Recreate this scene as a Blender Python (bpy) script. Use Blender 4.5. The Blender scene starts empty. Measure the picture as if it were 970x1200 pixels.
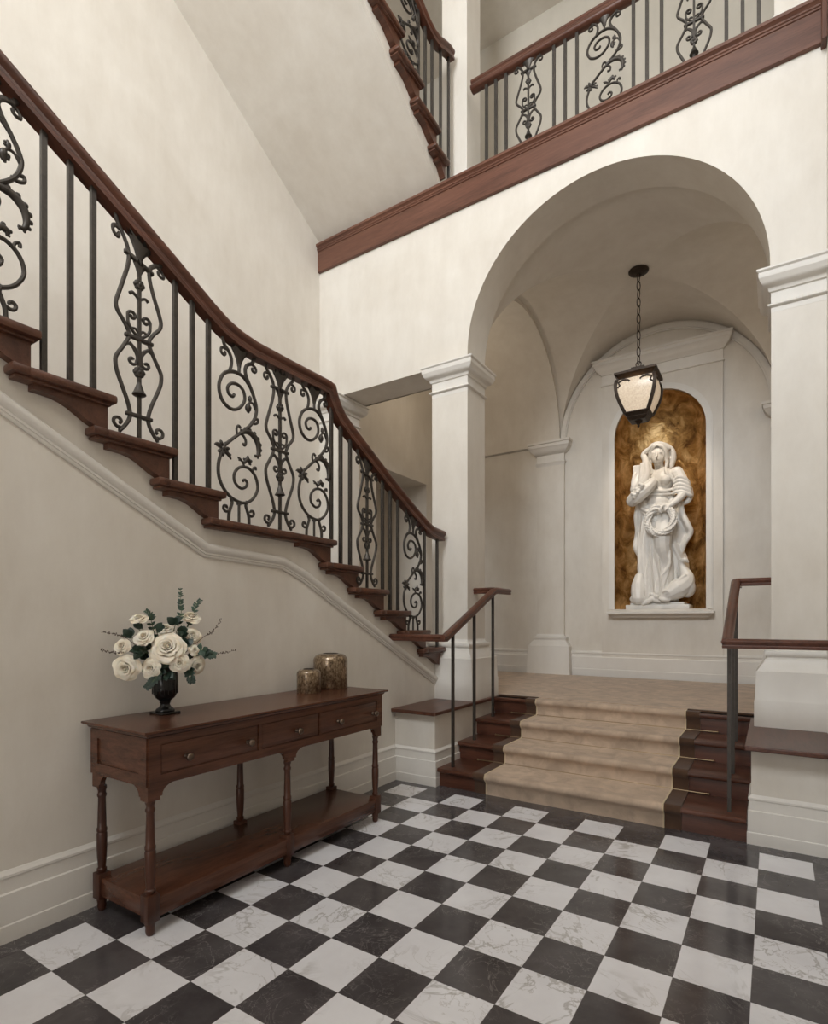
import bpy, bmesh, math, random
from math import sin, cos, pi, sqrt, hypot, atan2
from mathutils import Vector, Matrix
random.seed(7)
SC = bpy.context.scene
COL = SC.collection

# ------------------------------------------------------------------ mesh helper
class MB:
    def __init__(s): s.v = []; s.f = []
    def add(s, vs, fs):
        b = len(s.v); s.v += [tuple(v) for v in vs]; s.f += [tuple(b + i for i in f) for f in fs]; return s
    def box(s, x0, x1, y0, y1, z0, z1, bev=0.0):
        if bev <= 0:
            vs = [(x, y, z) for z in (z0, z1) for y in (y0, y1) for x in (x0, x1)]
            return s.add(vs, [(0,2,3,1),(4,5,7,6),(0,1,5,4),(2,6,7,3),(0,4,6,2),(1,3,7,5)])
        b = min(bev, (x1-x0)*.45, (y1-y0)*.45, (z1-z0)*.45)
        bm = bmesh.new()
        bmesh.ops.create_cube(bm, size=1)
        for v in bm.verts:
            v.co = Vector(((x0+x1)/2+v.co.x*(x1-x0), (y0+y1)/2+v.co.y*(y1-y0), (z0+z1)/2+v.co.z*(z1-z0)))
        bmesh.ops.bevel(bm, geom=bm.edges[:], offset=b, segments=2, profile=.5, affect='EDGES')
        bm.verts.index_update()
        s.add([v.co[:] for v in bm.verts], [[v.index for v in f.verts] for f in bm.faces]); bm.free(); return s
    def prism(s, poly, axis, a, b):
        """poly: 2D points; axis x:(y,z) y:(x,z) z:(x,y)"""
        def P(p, t): return (t, p[0], p[1]) if axis == 'x' else ((p[0], t, p[1]) if axis == 'y' else (p[0], p[1], t))
        n = len(poly)
        vs = [P(p, a) for p in poly] + [P(p, b) for p in poly]
        fs = [tuple(range(n)), tuple(range(2*n-1, n-1, -1))] + [(i, (i+1) % n, n+(i+1) % n, n+i) for i in range(n)]
        return s.add(vs, fs)
    def ring(s, x0, x1, y0, y1, prof, cap=(True, True)):
        """moulding wrapped round a rectangle; prof = [(outward offset, z)]"""
        vs = []
        for d, z in prof: vs += [(x0-d, y0-d, z), (x1+d, y0-d, z), (x1+d, y1+d, z), (x0-d, y1+d, z)]
        fs = []
        for k in range(len(prof)-1):
            for i in range(4): fs.append((4*k+i, 4*k+(i+1) % 4, 4*k+4+(i+1) % 4, 4*k+4+i))
        if cap[0]: fs.append((3, 2, 1, 0))
        if cap[1]: n = 4*(len(prof)-1); fs.append((n, n+1, n+2, n+3))
        return s.add(vs, fs)
    def tube(s, path, r, n=8, closed=False, caps=True, sq=None, up=(0,0,1)):
        """round tube (r float or list); sq=(w,h) gives a rectangular section"""
        P = [Vector(p) for p in path]; m = len(P)
        R = r if isinstance(r, (list, tuple)) else [r]*m
        T = []
        for i in range(m):
            a = P[(i-1) % m] if closed or i > 0 else P[i]
            b = P[(i+1) % m] if closed or i < m-1 else P[i]
            t = (b-a); T.append(t.normalized() if t.length > 1e-9 else Vector((0,0,1)))
        u = Vector(up)
        if abs(u.dot(T[0])) > .95: u = Vector((1,0,0)) if abs(T[0].x) < .9 else Vector((0,1,0))
        N = (u - T[0]*u.dot(T[0])).normalized()
        rings = []
        for i in range(m):
            N = (N - T[i]*N.dot(T[i])); N = N.normalized() if N.length > 1e-6 else T[i].orthogonal().normalized()
            B = T[i].cross(N)
            if sq:
                w, h = sq; pts = [P[i]+B*(sx*w/2)+N*(sz*h/2) for sx, sz in ((-1,-1),(1,-1),(1,1),(-1,1))]
            else:
                pts = [P[i]+(N*cos(2*pi*k/n)+B*sin(2*pi*k/n))*R[i] for k in range(n)]
            rings.append(pts)
        q = len(rings[0]); vs = [p for rg in rings for p in rg]; fs = []
        for i in range(m if closed else m-1):
            j = (i+1) % m
            for k in range(q): fs.append((i*q+k, i*q+(k+1) % q, j*q+(k+1) % q, j*q+k))
        if caps and not closed: fs.append(tuple(range(q-1, -1, -1))); fs.append(tuple((m-1)*q+k for k in range(q)))
        return s.add(vs, fs)
    def sweep(s, path, prof, side, caps=True):
        """open or closed section prof [(a,b)] swept along path; a along `side` vector, b along side x tangent"""
        P = [Vector(p) for p in path]; m = len(P); S = Vector(side).normalized(); q = len(prof); vs = []; fs = []
        for i in range(m):
            t0 = (P[i]-P[i-1]).normalized() if i > 0 else (P[1]-P[0]).normalized()
            t1 = (P[i+1]-P[i]).normalized() if i < m-1 else t0
            t = (t0+t1).normalized(); k = 1/max(.5, t.dot(t0))
            n = S.cross(t).normalized()
            vs += [P[i]+S*a+n*(b*k) for a, b in prof]
        for i in range(m-1):
            for k in range(q): fs.append((i*q+k, i*q+(k+1) % q, (i+1)*q+(k+1) % q, (i+1)*q+k))
        if caps: fs.append(tuple(range(q-1, -1, -1))); fs.append(tuple((m-1)*q+k for k in range(q)))
        return s.add(vs, fs)
    def lathe(s, prof, c=(0,0,0), n=24):
        cx, cy, cz = c; vs = []; fs = []
        for r, z in prof: vs += [(cx+r*cos(2*pi*k/n), cy+r*sin(2*pi*k/n), cz+z) for k in range(n)]
        for i in range(len(prof)-1):
            for k in range(n): fs.append((i*n+k, i*n+(k+1) % n, (i+1)*n+(k+1) % n, (i+1)*n+k))
        fs.append(tuple(range(n-1, -1, -1))); fs.append(tuple((len(prof)-1)*n+k for k in range(n)))
        return s.add(vs, fs)
    def ell(s, c, r, n=12, m=8, rot=None):
        c = Vector(c); vs = []; fs = []
        for i in range(m+1):
            a = -pi/2+pi*i/m
            for k in range(n):
                p = Vector((r[0]*cos(a)*cos(2*pi*k/n), r[1]*cos(a)*sin(2*pi*k/n), r[2]*sin(a)))
                if rot: p = rot @ p
                vs.append(c+p)
        for i in range(m):
            for k in range(n): fs.append((i*n+k, i*n+(k+1) % n, (i+1)*n+(k+1) % n, (i+1)*n+k))
        return s.add(vs, fs)
    def grid(s, fn, nu, nv):
        vs = [fn(i/nu, j/nv) for j in range(nv+1) for i in range(nu+1)]
        fs = [(j*(nu+1)+i, j*(nu+1)+i+1, (j+1)*(nu+1)+i+1, (j+1)*(nu+1)+i) for j in range(nv) for i in range(nu)]
        return s.add(vs, fs)
    def xf(s, fn): s.v = [tuple(fn(Vector(v))) for v in s.v]; return s
    def build(s, name, mat, parent=None, smooth=None, loc=None, merge=True, fixn=True):
        me = bpy.data.meshes.new(name)
        off = Vector(loc) if loc is not None else (Vector(parent['_o']) if parent is not None and '_o' in parent else Vector((0,0,0)))
        bm = bmesh.new()
        vv = [bm.verts.new(Vector(v)-off) for v in s.v]
        for f in s.f:
            try: bm.faces.new([vv[i] for i in f])
            except ValueError: pass
        if merge: bmesh.ops.remove_doubles(bm, verts=bm.verts[:], dist=1e-5)
        if fixn: bmesh.ops.recalc_face_normals(bm, faces=bm.faces[:])
        bm.to_mesh(me); bm.free()
        me.materials.append(mat)
        if smooth is not None:
            me.polygons.foreach_set('use_smooth', [True]*len(me.polygons))
            me.set_sharp_from_angle(angle=math.radians(smooth))
        o = bpy.data.objects.new(name, me); COL.objects.link(o)
        if parent is not None: o.parent = parent
        elif loc is not None: o.location = loc
        return o

def tag(o, label, cat, group=None, kind=None):
    if label: o['label'] = label
    if cat: o['category'] = cat
    if group: o['group'] = group
    if kind: o['kind'] = kind
    return o
def thing(name, label, cat, loc=(0,0,0), group=None, kind=None):
    o = bpy.data.objects.new(name, None); COL.objects.link(o); o.location = loc; o['_o'] = loc
    o.empty_display_size = .1
    return tag(o, label, cat, group, kind)
def struct(o, label=None, cat=None):
    o['kind'] = 'structure'
    if label: o['label'] = label
    if cat: o['category'] = cat
    return o
def copy_tree(o, parent=None):
    c = o.copy(); COL.objects.link(c)
    if parent is not None: c.parent = parent
    for ch in [x for x in list(COL.objects) if x.parent == o]: copy_tree(ch, c)
    return c
def catmull(pts, k=5, closed=False):
    P = [Vector(p) for p in pts]; n = len(P); out = []
    for i in range(n if closed else n-1):
        p1, p2 = P[i], P[(i+1) % n]
        p0 = P[(i-1) % n] if (closed or i > 0) else p1*2-p2
        p3 = P[(i+2) % n] if (closed or i < n-2) else p2*2-p1
        for j in range(k):
            t = j/k
            out.append(.5*((2*p1)+(p2-p0)*t+(2*p0-5*p1+4*p2-p3)*t*t+(3*p1-p0-3*p2+p3)*t**3))
    if not closed: out.append(P[-1])
    return out

# ------------------------------------------------------------------ materials
def nm(name):
    m = bpy.data.materials.new(name); m.use_nodes = True
    nt = m.node_tree; b = nt.nodes['Principled BSDF']; return m, nt, b
def node(nt, t, **kw):
    n = nt.nodes.new(t)
    for k, v in kw.items(): setattr(n, k, v)
    return n
def L(nt, a, b): nt.links.new(a, b)
def coords(nt, scale=(1,1,1), kind='Object', rot=(0,0,0)):
    tc = node(nt, 'ShaderNodeTexCoord'); mp = node(nt, 'ShaderNodeMapping')
    mp.inputs['Scale'].default_value = scale; mp.inputs['Rotation'].default_value = rot
    L(nt, tc.outputs[kind], mp.inputs['Vector']); return mp.outputs['Vector']
def noise(nt, vec, sc, det=4, rough=.55, dist=0):
    n = node(nt, 'ShaderNodeTexNoise'); n.inputs['Scale'].default_value = sc; n.inputs['Detail'].default_value = det
    n.inputs['Roughness'].default_value = rough; n.inputs['Distortion'].default_value = dist
    if vec is not None: L(nt, vec, n.inputs['Vector'])
    return n
def ramp(nt, fac, stops):
    r = node(nt, 'ShaderNodeValToRGB'); e = r.color_ramp.elements
    while len(e) < len(stops): e.new(.5)
    for k, (p, c) in enumerate(stops): e[k].position = p; e[k].color = (*c, 1) if len(c) == 3 else c
    L(nt, fac, r.inputs['Fac']); return r
def bump(nt, b, h, strength=.2, dist=.01):
    bp = node(nt, 'ShaderNodeBump'); bp.inputs['Strength'].default_value = strength; bp.inputs['Distance'].default_value = dist
    L(nt, h, bp.inputs['Height']); L(nt, bp.outputs['Normal'], b.inputs['Normal'])
def S(r, g, b):  # srgb 0-255 -> linear
    f = lambda c: c/12.92 if c <= .04045 else ((c+.055)/1.055)**2.4
    return (f(r/255), f(g/255), f(b/255))

def plaster(name, c1, c2, rough=.5):
    m, nt, b = nm(name)
    v = coords(nt, kind='Object')
    n1 = noise(nt, v, 1.3, 6, .6, .4); n2 = noise(nt, coords(nt, (3,3,1.0)), 2.2, 5, .65)
    mx = node(nt, 'ShaderNodeMath', operation='MULTIPLY_ADD'); mx.inputs[1].default_value = .6
    L(nt, n1.outputs['Fac'], mx.inputs[0]); 
    m2 = node(nt, 'ShaderNodeMath', operation='MULTIPLY'); m2.inputs[1].default_value = .4; L(nt, n2.outputs['Fac'], m2.inputs[0]); L(nt, m2.outputs[0], mx.inputs[2])
    r = ramp(nt, mx.outputs[0], [(.36, c1), (.64, c2)])
    L(nt, r.outputs['Color'], b.inputs['Base Color'])
    rr = node(nt, 'ShaderNodeMapRange'); rr.inputs['To Min'].default_value = rough-.1; rr.inputs['To Max'].default_value = rough+.12
    L(nt, n1.outputs['Fac'], rr.inputs['Value']); L(nt, rr.outputs[0], b.inputs['Roughness'])
    b.inputs['Specular IOR Level'].default_value = .35
    bump(nt, b, n2.outputs['Fac'], .06, .01)
    return m
def wood(name, dark, light, scale, rough=.33):
    m, nt, b = nm(name)
    v = coords(nt, scale)
    n1 = noise(nt, v, 1.0, 6, .62, .6); n2 = noise(nt, coords(nt, tuple(s*4 for s in scale)), 2.0, 4, .6)
    ad = node(nt, 'ShaderNodeMath', operation='MULTIPLY_ADD'); ad.inputs[1].default_value = .7; ad.inputs[2].default_value = 0
    L(nt, n1.outputs['Fac'], ad.inputs[0])
    a2 = node(nt, 'ShaderNodeMath', operation='MULTIPLY_ADD'); a2.inputs[1].default_value = .3; L(nt, n2.outputs['Fac'], a2.inputs[0]); L(nt, ad.outputs[0], a2.inputs[2])
    r = ramp(nt, a2.outputs[0], [(.33, dark), (.66, light)])
    L(nt, r.outputs['Color'], b.inputs['Base Color']); b.inputs['Roughness'].default_value = rough
    b.inputs['Specular IOR Level'].default_value = .45
    bump(nt, b, a2.outputs[0], .05, .004)
    return m
def simple(name, col, rough=.5, metal=0, nz=None, amt=.25):
    m, nt, b = nm(name); b.inputs['Roughness'].default_value = rough; b.inputs['Metallic'].default_value = metal
    n = noise(nt, coords(nt), nz or 12, 4)
    d = tuple(c*(1-amt) for c in col); l = tuple(min(1, c*(1+amt)) for c in col)
    r = ramp(nt, n.outputs['Fac'], [(.3, d), (.7, l)]); L(nt, r.outputs['Color'], b.inputs['Base Color'])
    return m

M = {}
M['plaster'] = plaster('polished_plaster', (.67,.612,.532), (.775,.725,.65), .43)
M['plaster_gallery_dimmed'] = plaster('gallery_plaster_dimmed', (.50,.455,.38), (.57,.52,.44), .5)  # plaster colour darkened to stand in for weaker light on the gallery wall
M['trim'] = plaster('painted_trim', (.735,.692,.63), (.795,.758,.70), .42)
WD, WL = (.046,.0165,.009), (.145,.053,.031)
M['wood_y'] = wood('mahogany_y', WD, WL, (14,1.2,14)); M['wood_x'] = wood('mahogany_x', WD, WL, (1.2,14,14)); M['wood_z'] = wood('mahogany_z', WD, WL, (14,14,1.2))
M['tread'] = wood('tread_wood', (.055,.020,.011), (.138,.056,.032), (1.2,14,14), .36)
M['fascia'] = wood('fascia_wood', (.072,.027,.016), (.175,.074,.045), (1.2,12,12), .4)
M['table_y'] = wood('table_wood', (.048,.018,.010), (.140,.056,.031), (6,1.3,26), .27)
M['table_z'] = wood('table_leg_wood', (.032,.010,.0055), (.09,.032,.016), (16,16,1.3), .35)
M['iron'] = simple('wrought_iron', (.062,.053,.045), .42, .5, 40, .2)
M['bronze'] = simple('aged_bronze', (.040,.026,.017), .5, .6, 30, .3)
M['knob'] = simple('knob_metal', (.17,.125,.092), .28, 1, 30, .15)
M['brass'] = simple('rod_brass', (.34,.25,.15), .42, 1, 20, .15)
M['marble_white'] = simple('statue_marble', (.80,.77,.72), .42, 0, 8, .05)

def floor_mat():
    m, nt, b = nm('checker_marble')
    g = node(nt, 'ShaderNodeNewGeometry'); sp = node(nt, 'ShaderNodeSeparateXYZ'); L(nt, g.outputs['Position'], sp.inputs[0])
    def math_(op, a, bb=None, c=None):
        n = node(nt, 'ShaderNodeMath', operation=op)
        for k, x in enumerate((a, bb, c)):
            if x is None: continue
            if isinstance(x, (int, float)): n.inputs[k].default_value = x
            else: L(nt, x, n.inputs[k])
        return n.outputs[0]
    X, Y = sp.outputs['X'], sp.outputs['Y']
    u = math_('DIVIDE', X, .25); v = math_('DIVIDE', Y, .25)
    fu, fv = math_('FLOOR', u), math_('FLOOR', v)
    par = math_('FLOORED_MODULO', math_('ADD', fu, fv), 2.0)      # tile (0,-1) is white
    inside = math_('MULTIPLY', math_('MULTIPLY', math_('GREATER_THAN', X, 0.0), math_('LESS_THAN', X, 2.75)), math_('LESS_THAN', Y, 0.0))
    white = math_('MULTIPLY', par, inside)
    # per tile random offset
    cb = node(nt, 'ShaderNodeCombineXYZ'); L(nt, fu, cb.inputs[0]); L(nt, fv, cb.inputs[1])
    wn = node(nt, 'ShaderNodeTexWhiteNoise', noise_dimensions='3D'); L(nt, cb.outputs[0], wn.inputs['Vector'])
    sc = node(nt, 'ShaderNodeVectorMath', operation='SCALE'); sc.inputs['Scale'].default_value = 37; L(nt, wn.outputs['Color'], sc.inputs[0])
    pos = node(nt, 'ShaderNodeVectorMath', operation='ADD'); L(nt, g.outputs['Position'], pos.inputs[0]); L(nt, sc.outputs[0], pos.inputs[1])
    def vein(scale, dist, width, det=5):
        n = noise(nt, pos.outputs[0], scale, det, .6, dist)
        a = math_('ABSOLUTE', math_('SUBTRACT', n.outputs['Fac'], .5))
        r = node(nt, 'ShaderNodeMapRange'); r.inputs['From Min'].default_value = 0; r.inputs['From Max'].default_value = width
        r.inputs['To Min'].default_value = 1; r.inputs['To Max'].default_value = 0; r.interpolation_type = 'SMOOTHSTEP'
        L(nt, a, r.inputs['Value']); return r.outputs[0]
    cloud = noise(nt, pos.outputs[0], 5, 4, .6)
    msk = noise(nt, pos.outputs[0], 3.1, 2, .5)
    mk = node(nt, 'ShaderNodeMapRange'); mk.inputs['From Min'].default_value = .42; mk.inputs['From Max'].default_value = .62; L(nt, msk.outputs['Fac'], mk.inputs['Value'])
    vw = math_('MULTIPLY', vein(1.7, 1.6, .020), mk.outputs[0]); vw2 = math_('MULTIPLY', vein(5, .9, .014), mk.outputs[0])
    wbase = ramp(nt, cloud.outputs['Fac'], [(.3, S(232,230,233)), (.7, S(243,242,245))])
    mx1 = node(nt, 'ShaderNodeMix', data_type='RGBA'); mx1.inputs['B'].default_value = (*S(158,152,145), 1)
    L(nt, math_('MULTIPLY', vw, .6), mx1.inputs['Factor']); L(nt, wbase.outputs['Color'], mx1.inputs['A'])
    mx2 = node(nt, 'ShaderNodeMix', data_type='RGBA'); mx2.inputs['B'].default_value = (*S(175,168,160), 1)
    L(nt, math_('MULTIPLY', vw2, .45), mx2.inputs['Factor']); L(nt, mx1.outputs['Result'], mx2.inputs['A'])
    dbase = ramp(nt, cloud.outputs['Fac'], [(.25, S(60,56,57)), (.75, S(94,89,90))])
    mx3 = node(nt, 'ShaderNodeMix', data_type='RGBA'); mx3.inputs['B'].default_value = (*S(150,145,142), 1)
    vd = math_('MULTIPLY', math_('MAXIMUM', vein(4.2, 1.5, .010), math_('MULTIPLY', vein(8, 1, .012), .6)), mk.outputs[0])
    L(nt, math_('MULTIPLY', vd, .55), mx3.inputs['Factor']); L(nt, dbase.outputs['Color'], mx3.inputs['A'])
    mx4 = node(nt, 'ShaderNodeMix', data_type='RGBA'); L(nt, white, mx4.inputs['Factor']); L(nt, mx3.outputs['Result'], mx4.inputs['A']); L(nt, mx2.outputs['Result'], mx4.inputs['B'])
    # thin joints
    def joint(t):
        fr = math_('FRACT', t); return math_('LESS_THAN', math_('MINIMUM', fr, math_('SUBTRACT', 1.0, fr)), .0045)
    jt = math_('MULTIPLY', math_('MAXIMUM', joint(u), joint(v)), inside)
    mx5 = node(nt, 'ShaderNodeMix', data_type='RGBA'); mx5.inputs['B'].default_value = (*S(84,78,74), 1)
    L(nt, math_('MULTIPLY', jt, .7), mx5.inputs['Factor']); L(nt, mx4.outputs['Result'], mx5.inputs['A'])
    L(nt, mx5.outputs['Result'], b.inputs['Base Color'])
    b.inputs['Roughness'].default_value = .13; b.inputs['Specular IOR Level'].default_value = .5
    return m
M['floor'] = floor_mat()
def carpet(name, c, amt=.2):
    m, nt, b = nm(name)
    n = noise(nt, coords(nt), 7, 4, .6, .8); f = noise(nt, coords(nt), 260, 2)
    r = ramp(nt, n.outputs['Fac'], [(.32, tuple(x*(1-amt) for x in c)), (.68, tuple(x*(1+amt) for x in c))])
    L(nt, r.outputs['Color'], b.inputs['Base Color']); b.inputs['Roughness'].default_value = .95
    b.inputs['Sheen Weight'].default_value = .25; b.inputs['Specular IOR Level'].default_value = .1
    bump(nt, b, f.outputs['Fac'], .35, .004); return m
M['carpet'] = carpet('tan_carpet', (.51,.385,.285)); M['carpet_dark'] = carpet('brown_carpet', (.088,.048,.029), .15); M['piping'] = carpet('cream_piping', (.62,.50,.33), .1)
def gold():
    m, nt, b = nm('gold_leaf')
    n = noise(nt, coords(nt), 5, 6, .65, .5); f = noise(nt, coords(nt), 28, 3, .6)
    r = ramp(nt, n.outputs['Fac'], [(.34, (.17,.085,.03)), (.48, (.50,.29,.10)), (.66, (.90,.64,.32))])
    L(nt, r.outputs['Color'], b.inputs['Base Color']); b.inputs['Metallic'].default_value = .8
    rr = ramp(nt, f.outputs['Fac'], [(.3, (.30,)*3), (.7, (.48,)*3)]); L(nt, rr.outputs['Color'], b.inputs['Roughness'])
    bump(nt, b, n.outputs['Fac'], .5, .05); return m
M['gold'] = gold()
def glass_lit():
    m, nt, b = nm('seeded_glass')
    n = noise(nt, coords(nt), 60, 3); r = ramp(nt, n.outputs['Fac'], [(.35, (.60,.49,.37)), (.65, (.76,.66,.53))])
    L(nt, r.outputs['Color'], b.inputs['Base Color']); b.inputs['Roughness'].default_value = .25
    b.inputs['Emission Color'].default_value = (1,.76,.52,1); b.inputs['Emission Strength'].default_value = .30
    bump(nt, b, n.outputs['Fac'], .3, .004); return m
M['glass'] = glass_lit()
def mercury():
    m, nt, b = nm('mottled_glass')
    n = noise(nt, coords(nt, (1,1,.6)), 70, 5, .7); r = ramp(nt, n.outputs['Fac'], [(.35, (.06,.035,.018)), (.5, (.24,.16,.09)), (.7, (.46,.36,.24))])
    L(nt, r.outputs['Color'], b.inputs['Base Color']); b.inputs['Metallic'].default_value = .55; b.inputs['Roughness'].default_value = .28
    b.inputs['Coat Weight'].default_value = .6; b.inputs['Coat Roughness'].default_value = .08; return m
M['mercury'] = mercury()
M['black_gloss'] = simple('black_ceramic', (.006,.006,.0065), .12, 0, 10, .2)
def petal():
    m, nt, b = nm('rose_petal')
    n = noise(nt, coords(nt), 18, 3); r = ramp(nt, n.outputs['Fac'], [(.3, (.78,.66,.48)), (.55, (.87,.80,.66)), (.8, (.90,.86,.77))])
    L(nt, r.outputs['Color'], b.inputs['Base Color']); b.inputs['Roughness'].default_value = .6
    b.inputs['Subsurface Weight'].default_value = .15; b.inputs['Subsurface Radius'].default_value = (.01,.006,.004); return m
M['petal'] = petal()
M['leaf'] = simple('eucalyptus_leaf', (.032,.062,.038), .5, 0, 30, .35)
M['leaf_dark'] = simple('rose_leaf', (.016,.034,.021), .45, 0, 30, .3)
M['stem'] = simple('green_stem', (.06,.09,.035), .6, 0, 30, .2)
M['twig'] = simple('dry_twig', (.10,.065,.045), .7, 0, 30, .2)
# ================================================================== THE SETTING
PL, TR = M['plaster'], M['trim']
ZL = .60                      # vestibule level
def arch_strip(mb, cx, r, zs, x0, x1, ztop, y0, y1, n=48, zbase=None):
    """wall slab between x0..x1, below ztop, with a round-headed hole (spring zs, down to zbase)"""
    zb = zs if zbase is None else zbase
    pts = [(cx-r*cos(pi*k/n), zs+r*sin(pi*k/n)) for k in range(n+1)]
    if zb < zs: pts = [(cx-r, zb)]+pts+[(cx+r, zb)]
    for k in range(len(pts)-1):
        (xa, za), (xb, zc) = pts[k], pts[k+1]
        if abs(xa-xb) > 1e-6:
            mb.add([(xa,y0,za),(xb,y0,zc),(xb,y0,ztop),(xa,y0,ztop)], [(0,1,2,3)])
            mb.add([(xa,y1,za),(xb,y1,zc),(xb,y1,ztop),(xa,y1,ztop)], [(3,2,1,0)])
        mb.add([(xa,y0,za),(xb,y0,zc),(xb,y1,zc),(xa,y1,za)], [(3,2,1,0)])
    for xa, xb in ((x0, cx-r), (cx+r, x1)):
        if xb-xa > 1e-4:
            mb.add([(xa,y0,zb),(xb,y0,zb),(xb,y0,ztop),(xa,y0,ztop)], [(0,1,2,3)])
            mb.add([(xa,y1,zb),(xb,y1,zb),(xb,y1,ztop),(xa,y1,ztop)], [(3,2,1,0)])
            mb.add([(xa,y0,zb),(xb,y0,zb),(xb,y1,zb),(xa,y1,zb)], [(3,2,1,0)])
    return mb

# floors
struct(MB().add([(-.2,-7,0),(2.95,-7,0),(2.95,1.3,0),(-.2,1.3,0)], [(0,1,2,3)]).build('floor', M['floor']), 'black and white checkered marble hall floor with a black border', 'floor')
lf = MB().box(-1.68,4.4,1.22,3.95,.52,ZL)
struct(lf.build('floor_vestibule', M['wood_x']), 'wooden landing floor behind the four entrance steps', 'floor')
struct(MB().box(-1.7,2.9,.86,2.7,5.2,5.55).build('floor_gallery', PL), 'upper gallery floor above the arch', 'floor')

# arch wall
XA0, XA1, YA0, YA1 = .168, 2.55, .85, 1.22
aw = MB(); arch_strip(aw, 1.359, 1.191, 3.845, XA0, XA1, 5.5, YA0, YA1, 64)
aw.box(-1.68, XA0, YA0, YA1, 3.79, 5.5); aw.box(XA1, 4.4, YA0, YA1, 3.79, 5.5)
aw.add([(XA0,YA0,3.78),(XA0,YA1,3.78),(XA0,YA1,3.845),(XA0,YA0,3.845)], [(0,1,2,3)])
aw.add([(XA1,YA0,3.78),(XA1,YA1,3.78),(XA1,YA1,3.845),(XA1,YA0,3.845)], [(0,1,2,3)])
aw.box(2.94, 4.4, YA0, YA1, 0, 3.79)
struct(aw.build('wall_arch', PL, smooth=30), 'white plaster wall with the big round arch', 'wall')

CAP = [(.001,3.50),(.001,3.535),(.012,3.538),(.021,3.547),(.021,3.553),(.010,3.562),(.001,3.565),(.001,3.640),(.014,3.645),(.018,3.665),(.026,3.672),(.045,3.682),(.062,3.702),(.071,3.725),(.073,3.728),(.074,3.732),(.074,3.765),(.080,3.770),(.086,3.776),(.086,3.788),(0,3.790)]
BASE = [(.100,.600),(.100,.785),(.095,.795),(.088,.990),(.078,.998),(.074,1.006),(.060,1.030),(.040,1.055),(.036,1.075),(.024,1.082),(.024,1.092),(.034,1.098),(.040,1.115),(.034,1.132),(.016,1.138),(.004,1.150),(0,1.17)]
def pillar(x0, x1, y0, y1, lab, base=BASE, cap=CAP, zb=ZL, zt=3.79):
    p = thing('pillar', lab, 'pillar', ((x0+x1)/2,(y0+y1)/2,zb), kind='structure')
    MB().box(x0,x1,y0,y1,zb,zt).build('shaft', PL, p)
    MB().ring(x0,x1,y0,y1,cap).build('capital', TR, p, smooth=40)
    MB().ring(x0,x1,y0,y1,base).build('pillar_base', TR, p, smooth=40)
    return p
pillar(-.217,.168,YA0,YA1,'square white pillar left of the arch')
pillar(2.555,2.94,YA0,YA1,'square white pillar right of the arch')
pillar(-1.72,-1.415,YA0,YA1,'half hidden white pier beyond the staircase railing')

# pedestals flanking the entrance steps
PB = [(.022,0),(.022,.07),(.018,.075),(.018,.20),(.011,.205),(.011,.262),(.016,.268),(.016,.278),(.006,.288),(0,.296)]
def pedestal(x0, x1, y0, y1, cx0, cx1, cy0, cy1, lab):
    p = thing('pedestal', lab, 'pedestal', ((x0+x1)/2,(y0+y1)/2,0), kind='structure')
    MB().box(x0,x1,y0,y1,0,.58).build('body', PL, p)
    MB().ring(x0,x1,y0,y1,PB,(False,False)).build('baseboard', TR, p, smooth=30)
    c = MB().box(cx0,cx1,cy0,cy1,.578,.608,.006).build('cap', M['wood_y'], p); c['label'] = 'dark wooden cap'
    return p
pedestal(-.13,.262,.095,1.22,-.128,.300,.028,1.15,'white pedestal with wooden cap left of the entrance steps')
pedestal(2.456,2.90,.135,1.22,2.425,2.868,.012,1.15,'white pedestal with wooden cap right of the entrance steps')

# stairwell far wall with opening beyond the arch wall
fw = MB(); fw.box(-1.8,-1.68,-7,1.9,0,10.5); fw.box(-1.8,-1.68,3.12,3.9,0,5.6); fw.box(-1.8,-1.68,1.9,3.12,3.33,5.6)
fw.box(-2.4,-1.8,3.12,3.2,0,3.5); fw.box(-2.4,-1.8,1.8,1.9,0,3.5); fw.box(-2.5,-2.4,1.8,3.2,0,3.5); fw.box(-2.4,-1.8,1.8,3.2,3.33,3.5); fw.box(-2.4,-1.68,1.9,3.12,.5,.6)
fw.box(-1.8,-1.68,1.9,2.7,5.55,10.5)
struct(fw.build('wall_stairwell', PL), 'tall cream plaster wall behind the staircase', 'wall')

# lower flight: nose position (Y) and height of every tread, top of flight first in the picture
NOSE = [(-2.329,2.408),(-2.008,2.241),(-1.702,2.075),(-.746,1.917),(-.433,1.755),(-.103,1.595),(.225,1.429),(.544,1.260),(.815,1.095)]
y, z = -2.329, 2.408
for _ in range(6): y -= .325; z += .167; NOSE.insert(0, (y, z))
FLIGHT_TOP = NOSE[0]
def flight_profile(noses, ybot, end_y, t=.04):
    """stepped top outline from far end to bottom"""
    pts = []
    ya = end_y
    for (yn, zn) in noses:
        pts += [(ya, zn-t), (yn-.03, zn-t)]; ya = yn-.03
    return pts
prof = flight_profile(NOSE, 0, -7)
poly = [(-7,0)]+prof+[(.785,.93),(.80,.93),(.80,0)]
wl = MB().prism(poly, 'x', -.165, -.13)
struct(wl.build('wall_left', PL), 'cream plaster wall below the staircase, behind the console table', 'wall')
BBP = [(-.14,0),(-.106,0),(-.106,.07),(-.110,.075),(-.110,.20),(-.118,.205),(-.118,.262),(-.113,.268),(-.113,.278),(-.122,.288),(-.128,.296),(-.14,.296)]
struct(MB().prism(BBP,'y',-7,.08).build('baseboard_left', TR), 'stepped white baseboard behind the console table', 'baseboard')
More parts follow.
